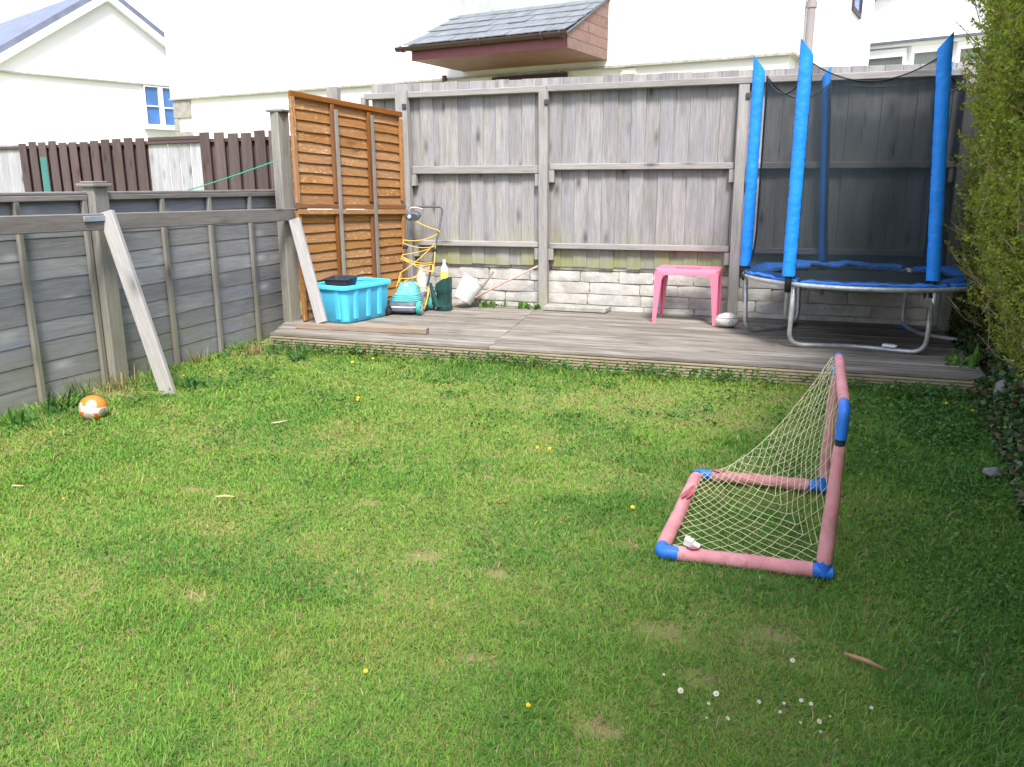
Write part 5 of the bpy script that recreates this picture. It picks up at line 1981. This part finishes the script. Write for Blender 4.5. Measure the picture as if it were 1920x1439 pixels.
    # long bare shoots reaching out over the trampoline side
    for b, t in (((1.55, 6.9, 1.92), (1.18, 6.85, 1.72)), ((1.45, 6.7, 1.20), (1.12, 6.6, 1.32)), ((1.35, 6.2, 2.35), (1.02, 6.3, 2.2)), ((1.42, 6.4, .62), (1.16, 6.2, .80)), ((1.45, 7.2, 2.8), (1.12, 7.1, 3.05)), ((1.3, 5.0, .62), (1.08, 4.9, .80)), ((1.4, 7.0, 2.5), (1.1, 7.0, 2.75))):
        b, t = Vector(b), Vector(t)
        tw.tube([b, b.lerp(t, .5) + Vector((0, 0, -.03)), t], [.005, .004, .002], 5, False)
        for _ in range(3):
            q = b.lerp(t, rnd.uniform(.4, .9))
            tw.tube([q, q + Vector((rnd.uniform(-.1, -.03), rnd.uniform(-.06, .06), rnd.uniform(-.02, .09)))], [.0025, .0012], 4, False)
    o = tw.obj('twigs', g, 'twig')
    o['kind'] = 'stuff'
    for yy in (2.2, 3.3, 4.3, 5.2, 6.1, 7.0, 7.6):
        p = [Vector((1.95 + rnd.uniform(-.15, .1), yy, -.05))]
        for k in range(4):
            p.append(p[-1] + Vector((rnd.uniform(-.10, .06), rnd.uniform(-.12, .12), .7)))
        MB().tube(p, [.05, .042, .035, .025, .012], 8).obj('trunk', g, 'bark', smooth=True)
        for _ in range(4):
            q = p[rnd.randint(1, 3)]
            e = q + Vector((-.45 + rnd.uniform(-.1, .1), rnd.uniform(-.5, .5), rnd.uniform(.2, .6)))
            MB().tube([q, q.lerp(e, .5) + Vector((0, 0, -.04)), e], [.02, .014, .006], 6).obj('limb', g, 'bark', smooth=True)


build_hedge()


def build_bank():
    # earth bank below the hedge
    xs = np.linspace(0, 1, 12)
    ys = np.arange(-1.5, 9.4, .12)
    V = []
    for y in ys:
        for s in xs:
            x0 = 1.38 + .10 * math.sin(y * 1.3) + (.05 if y > 6 else 0) + (.28 * min(1, max(0, (y - 6.6) / .4)))
            x = x0 + s * 1.3
            z = .62 * (1 - math.exp(-s * 4.2)) - .02 + .07 * (mnoise.noise(Vector((x * 3, y * 3, 0)))) * min(1, s * 5)
            V.append((x, y, z))
    n = len(xs)
    F = [(i * n + j, (i + 1) * n + j, (i + 1) * n + j + 1, i * n + j + 1) for i in range(len(ys) - 1) for j in range(n - 1)]
    F = [f[::-1] for f in F]
    m_ = NT('dark bank soil', .95, .1)
    g = m_.n('ShaderNodeNewGeometry').outputs['Position']
    m_.bump(m_.noise(g, 30, 5, .7), .8, .03)
    m_.color(m_.ramp(m_.noise(g, 7, 6, .7), [(.3, (.05, .04, .025)), (.6, (.11, .085, .055)), (.8, (.16, .14, .09))]))
    M['bank'] = m_.m
    o = np_mesh('bank', np.array(V), np.array(F), None, 'bank')
    o.data.shade_smooth()
    tag(o, kind='structure')
    # ivy and undergrowth on it
    n = 26000
    y = rng.uniform(1.5, 8.2, n)
    s = rng.random(n) ** 1.3 * .55
    x0 = 1.38 + .10 * np.sin(y * 1.3) + .05 * (y > 6) + .28 * np.clip((y - 6.6) / .4, 0, 1)
    x = x0 - .06 + s * 1.3
    z = .62 * (1 - np.exp(-s * 4.2)) + rng.uniform(0, .09, n)
    cl = vnoise(y, z, 3.0, 41) > .22
    x, y, z = x[cl], y[cl], z[cl]
    n = len(x)
    d = np.stack([rng.uniform(-1, .3, n), rng.normal(0, .6, n), rng.uniform(-.7, .5, n)], 1)
    ln = rng.uniform(.025, .055, n)
    c = np.array([(.035, .075, .03), (.045, .095, .045), (.06, .13, .035), (.09, .16, .04), (.12, .10, .05)])[rng.integers(0, 5, n)] * rng.uniform(.7, 1.25, (n, 1))
    leaf_cloud('ivy', np.stack([x, y, z], 1), d, ln, ln * rng.uniform(.7, 1.0, n), c, 'ivy', label='dark ivy and undergrowth covering the bank below the hedge', cat='ivy')
    def rock(x, y, z, sx, sy, sz, mat, label, seed):
        bm = bmesh.new()
        bmesh.ops.create_icosphere(bm, subdivisions=3, radius=1)
        for v in bm.verts:
            v.co *= 1 + .35 * mnoise.noise(v.co * 1.3 + Vector((seed, 0, 0))) + .12 * mnoise.noise(v.co * 4 + Vector((0, seed, 0)))
            v.co.x *= sx; v.co.y *= sy; v.co.z *= sz
        me = bpy.data.meshes.new('stone')
        bm.to_mesh(me); bm.free()
        me.materials.append(M[mat]); me.shade_smooth()
        o = bpy.data.objects.new('stone', me)
        link(o, None, Matrix.Translation((x, y, z)) @ Euler((0, R(15), R(seed * 40))).to_matrix().to_4x4())
        tag(o, label, 'stone')
    rock(1.235, 4.86, .045, .065, .04, .03, 'rock_pale', 'pale flat stone at the foot of the hedge bank', 1)
    rock(1.38, 4.80, .10, .05, .05, .06, 'rock', 'grey stone just right of the pale flat stone', 2)
    rock(1.60, 6.25, .20, .08, .09, .08, 'rock', 'grey stone set in the ivy bank below the hedge', 3)
    rock(1.70, 6.45, .34, .06, .06, .06, 'rock', 'small pale stone high in the ivy bank', 4)
    rock(1.50, 5.9, .08, .07, .08, .06, 'rock', 'rounded mossy stone low in the bank beside the lawn', 5)


build_bank()
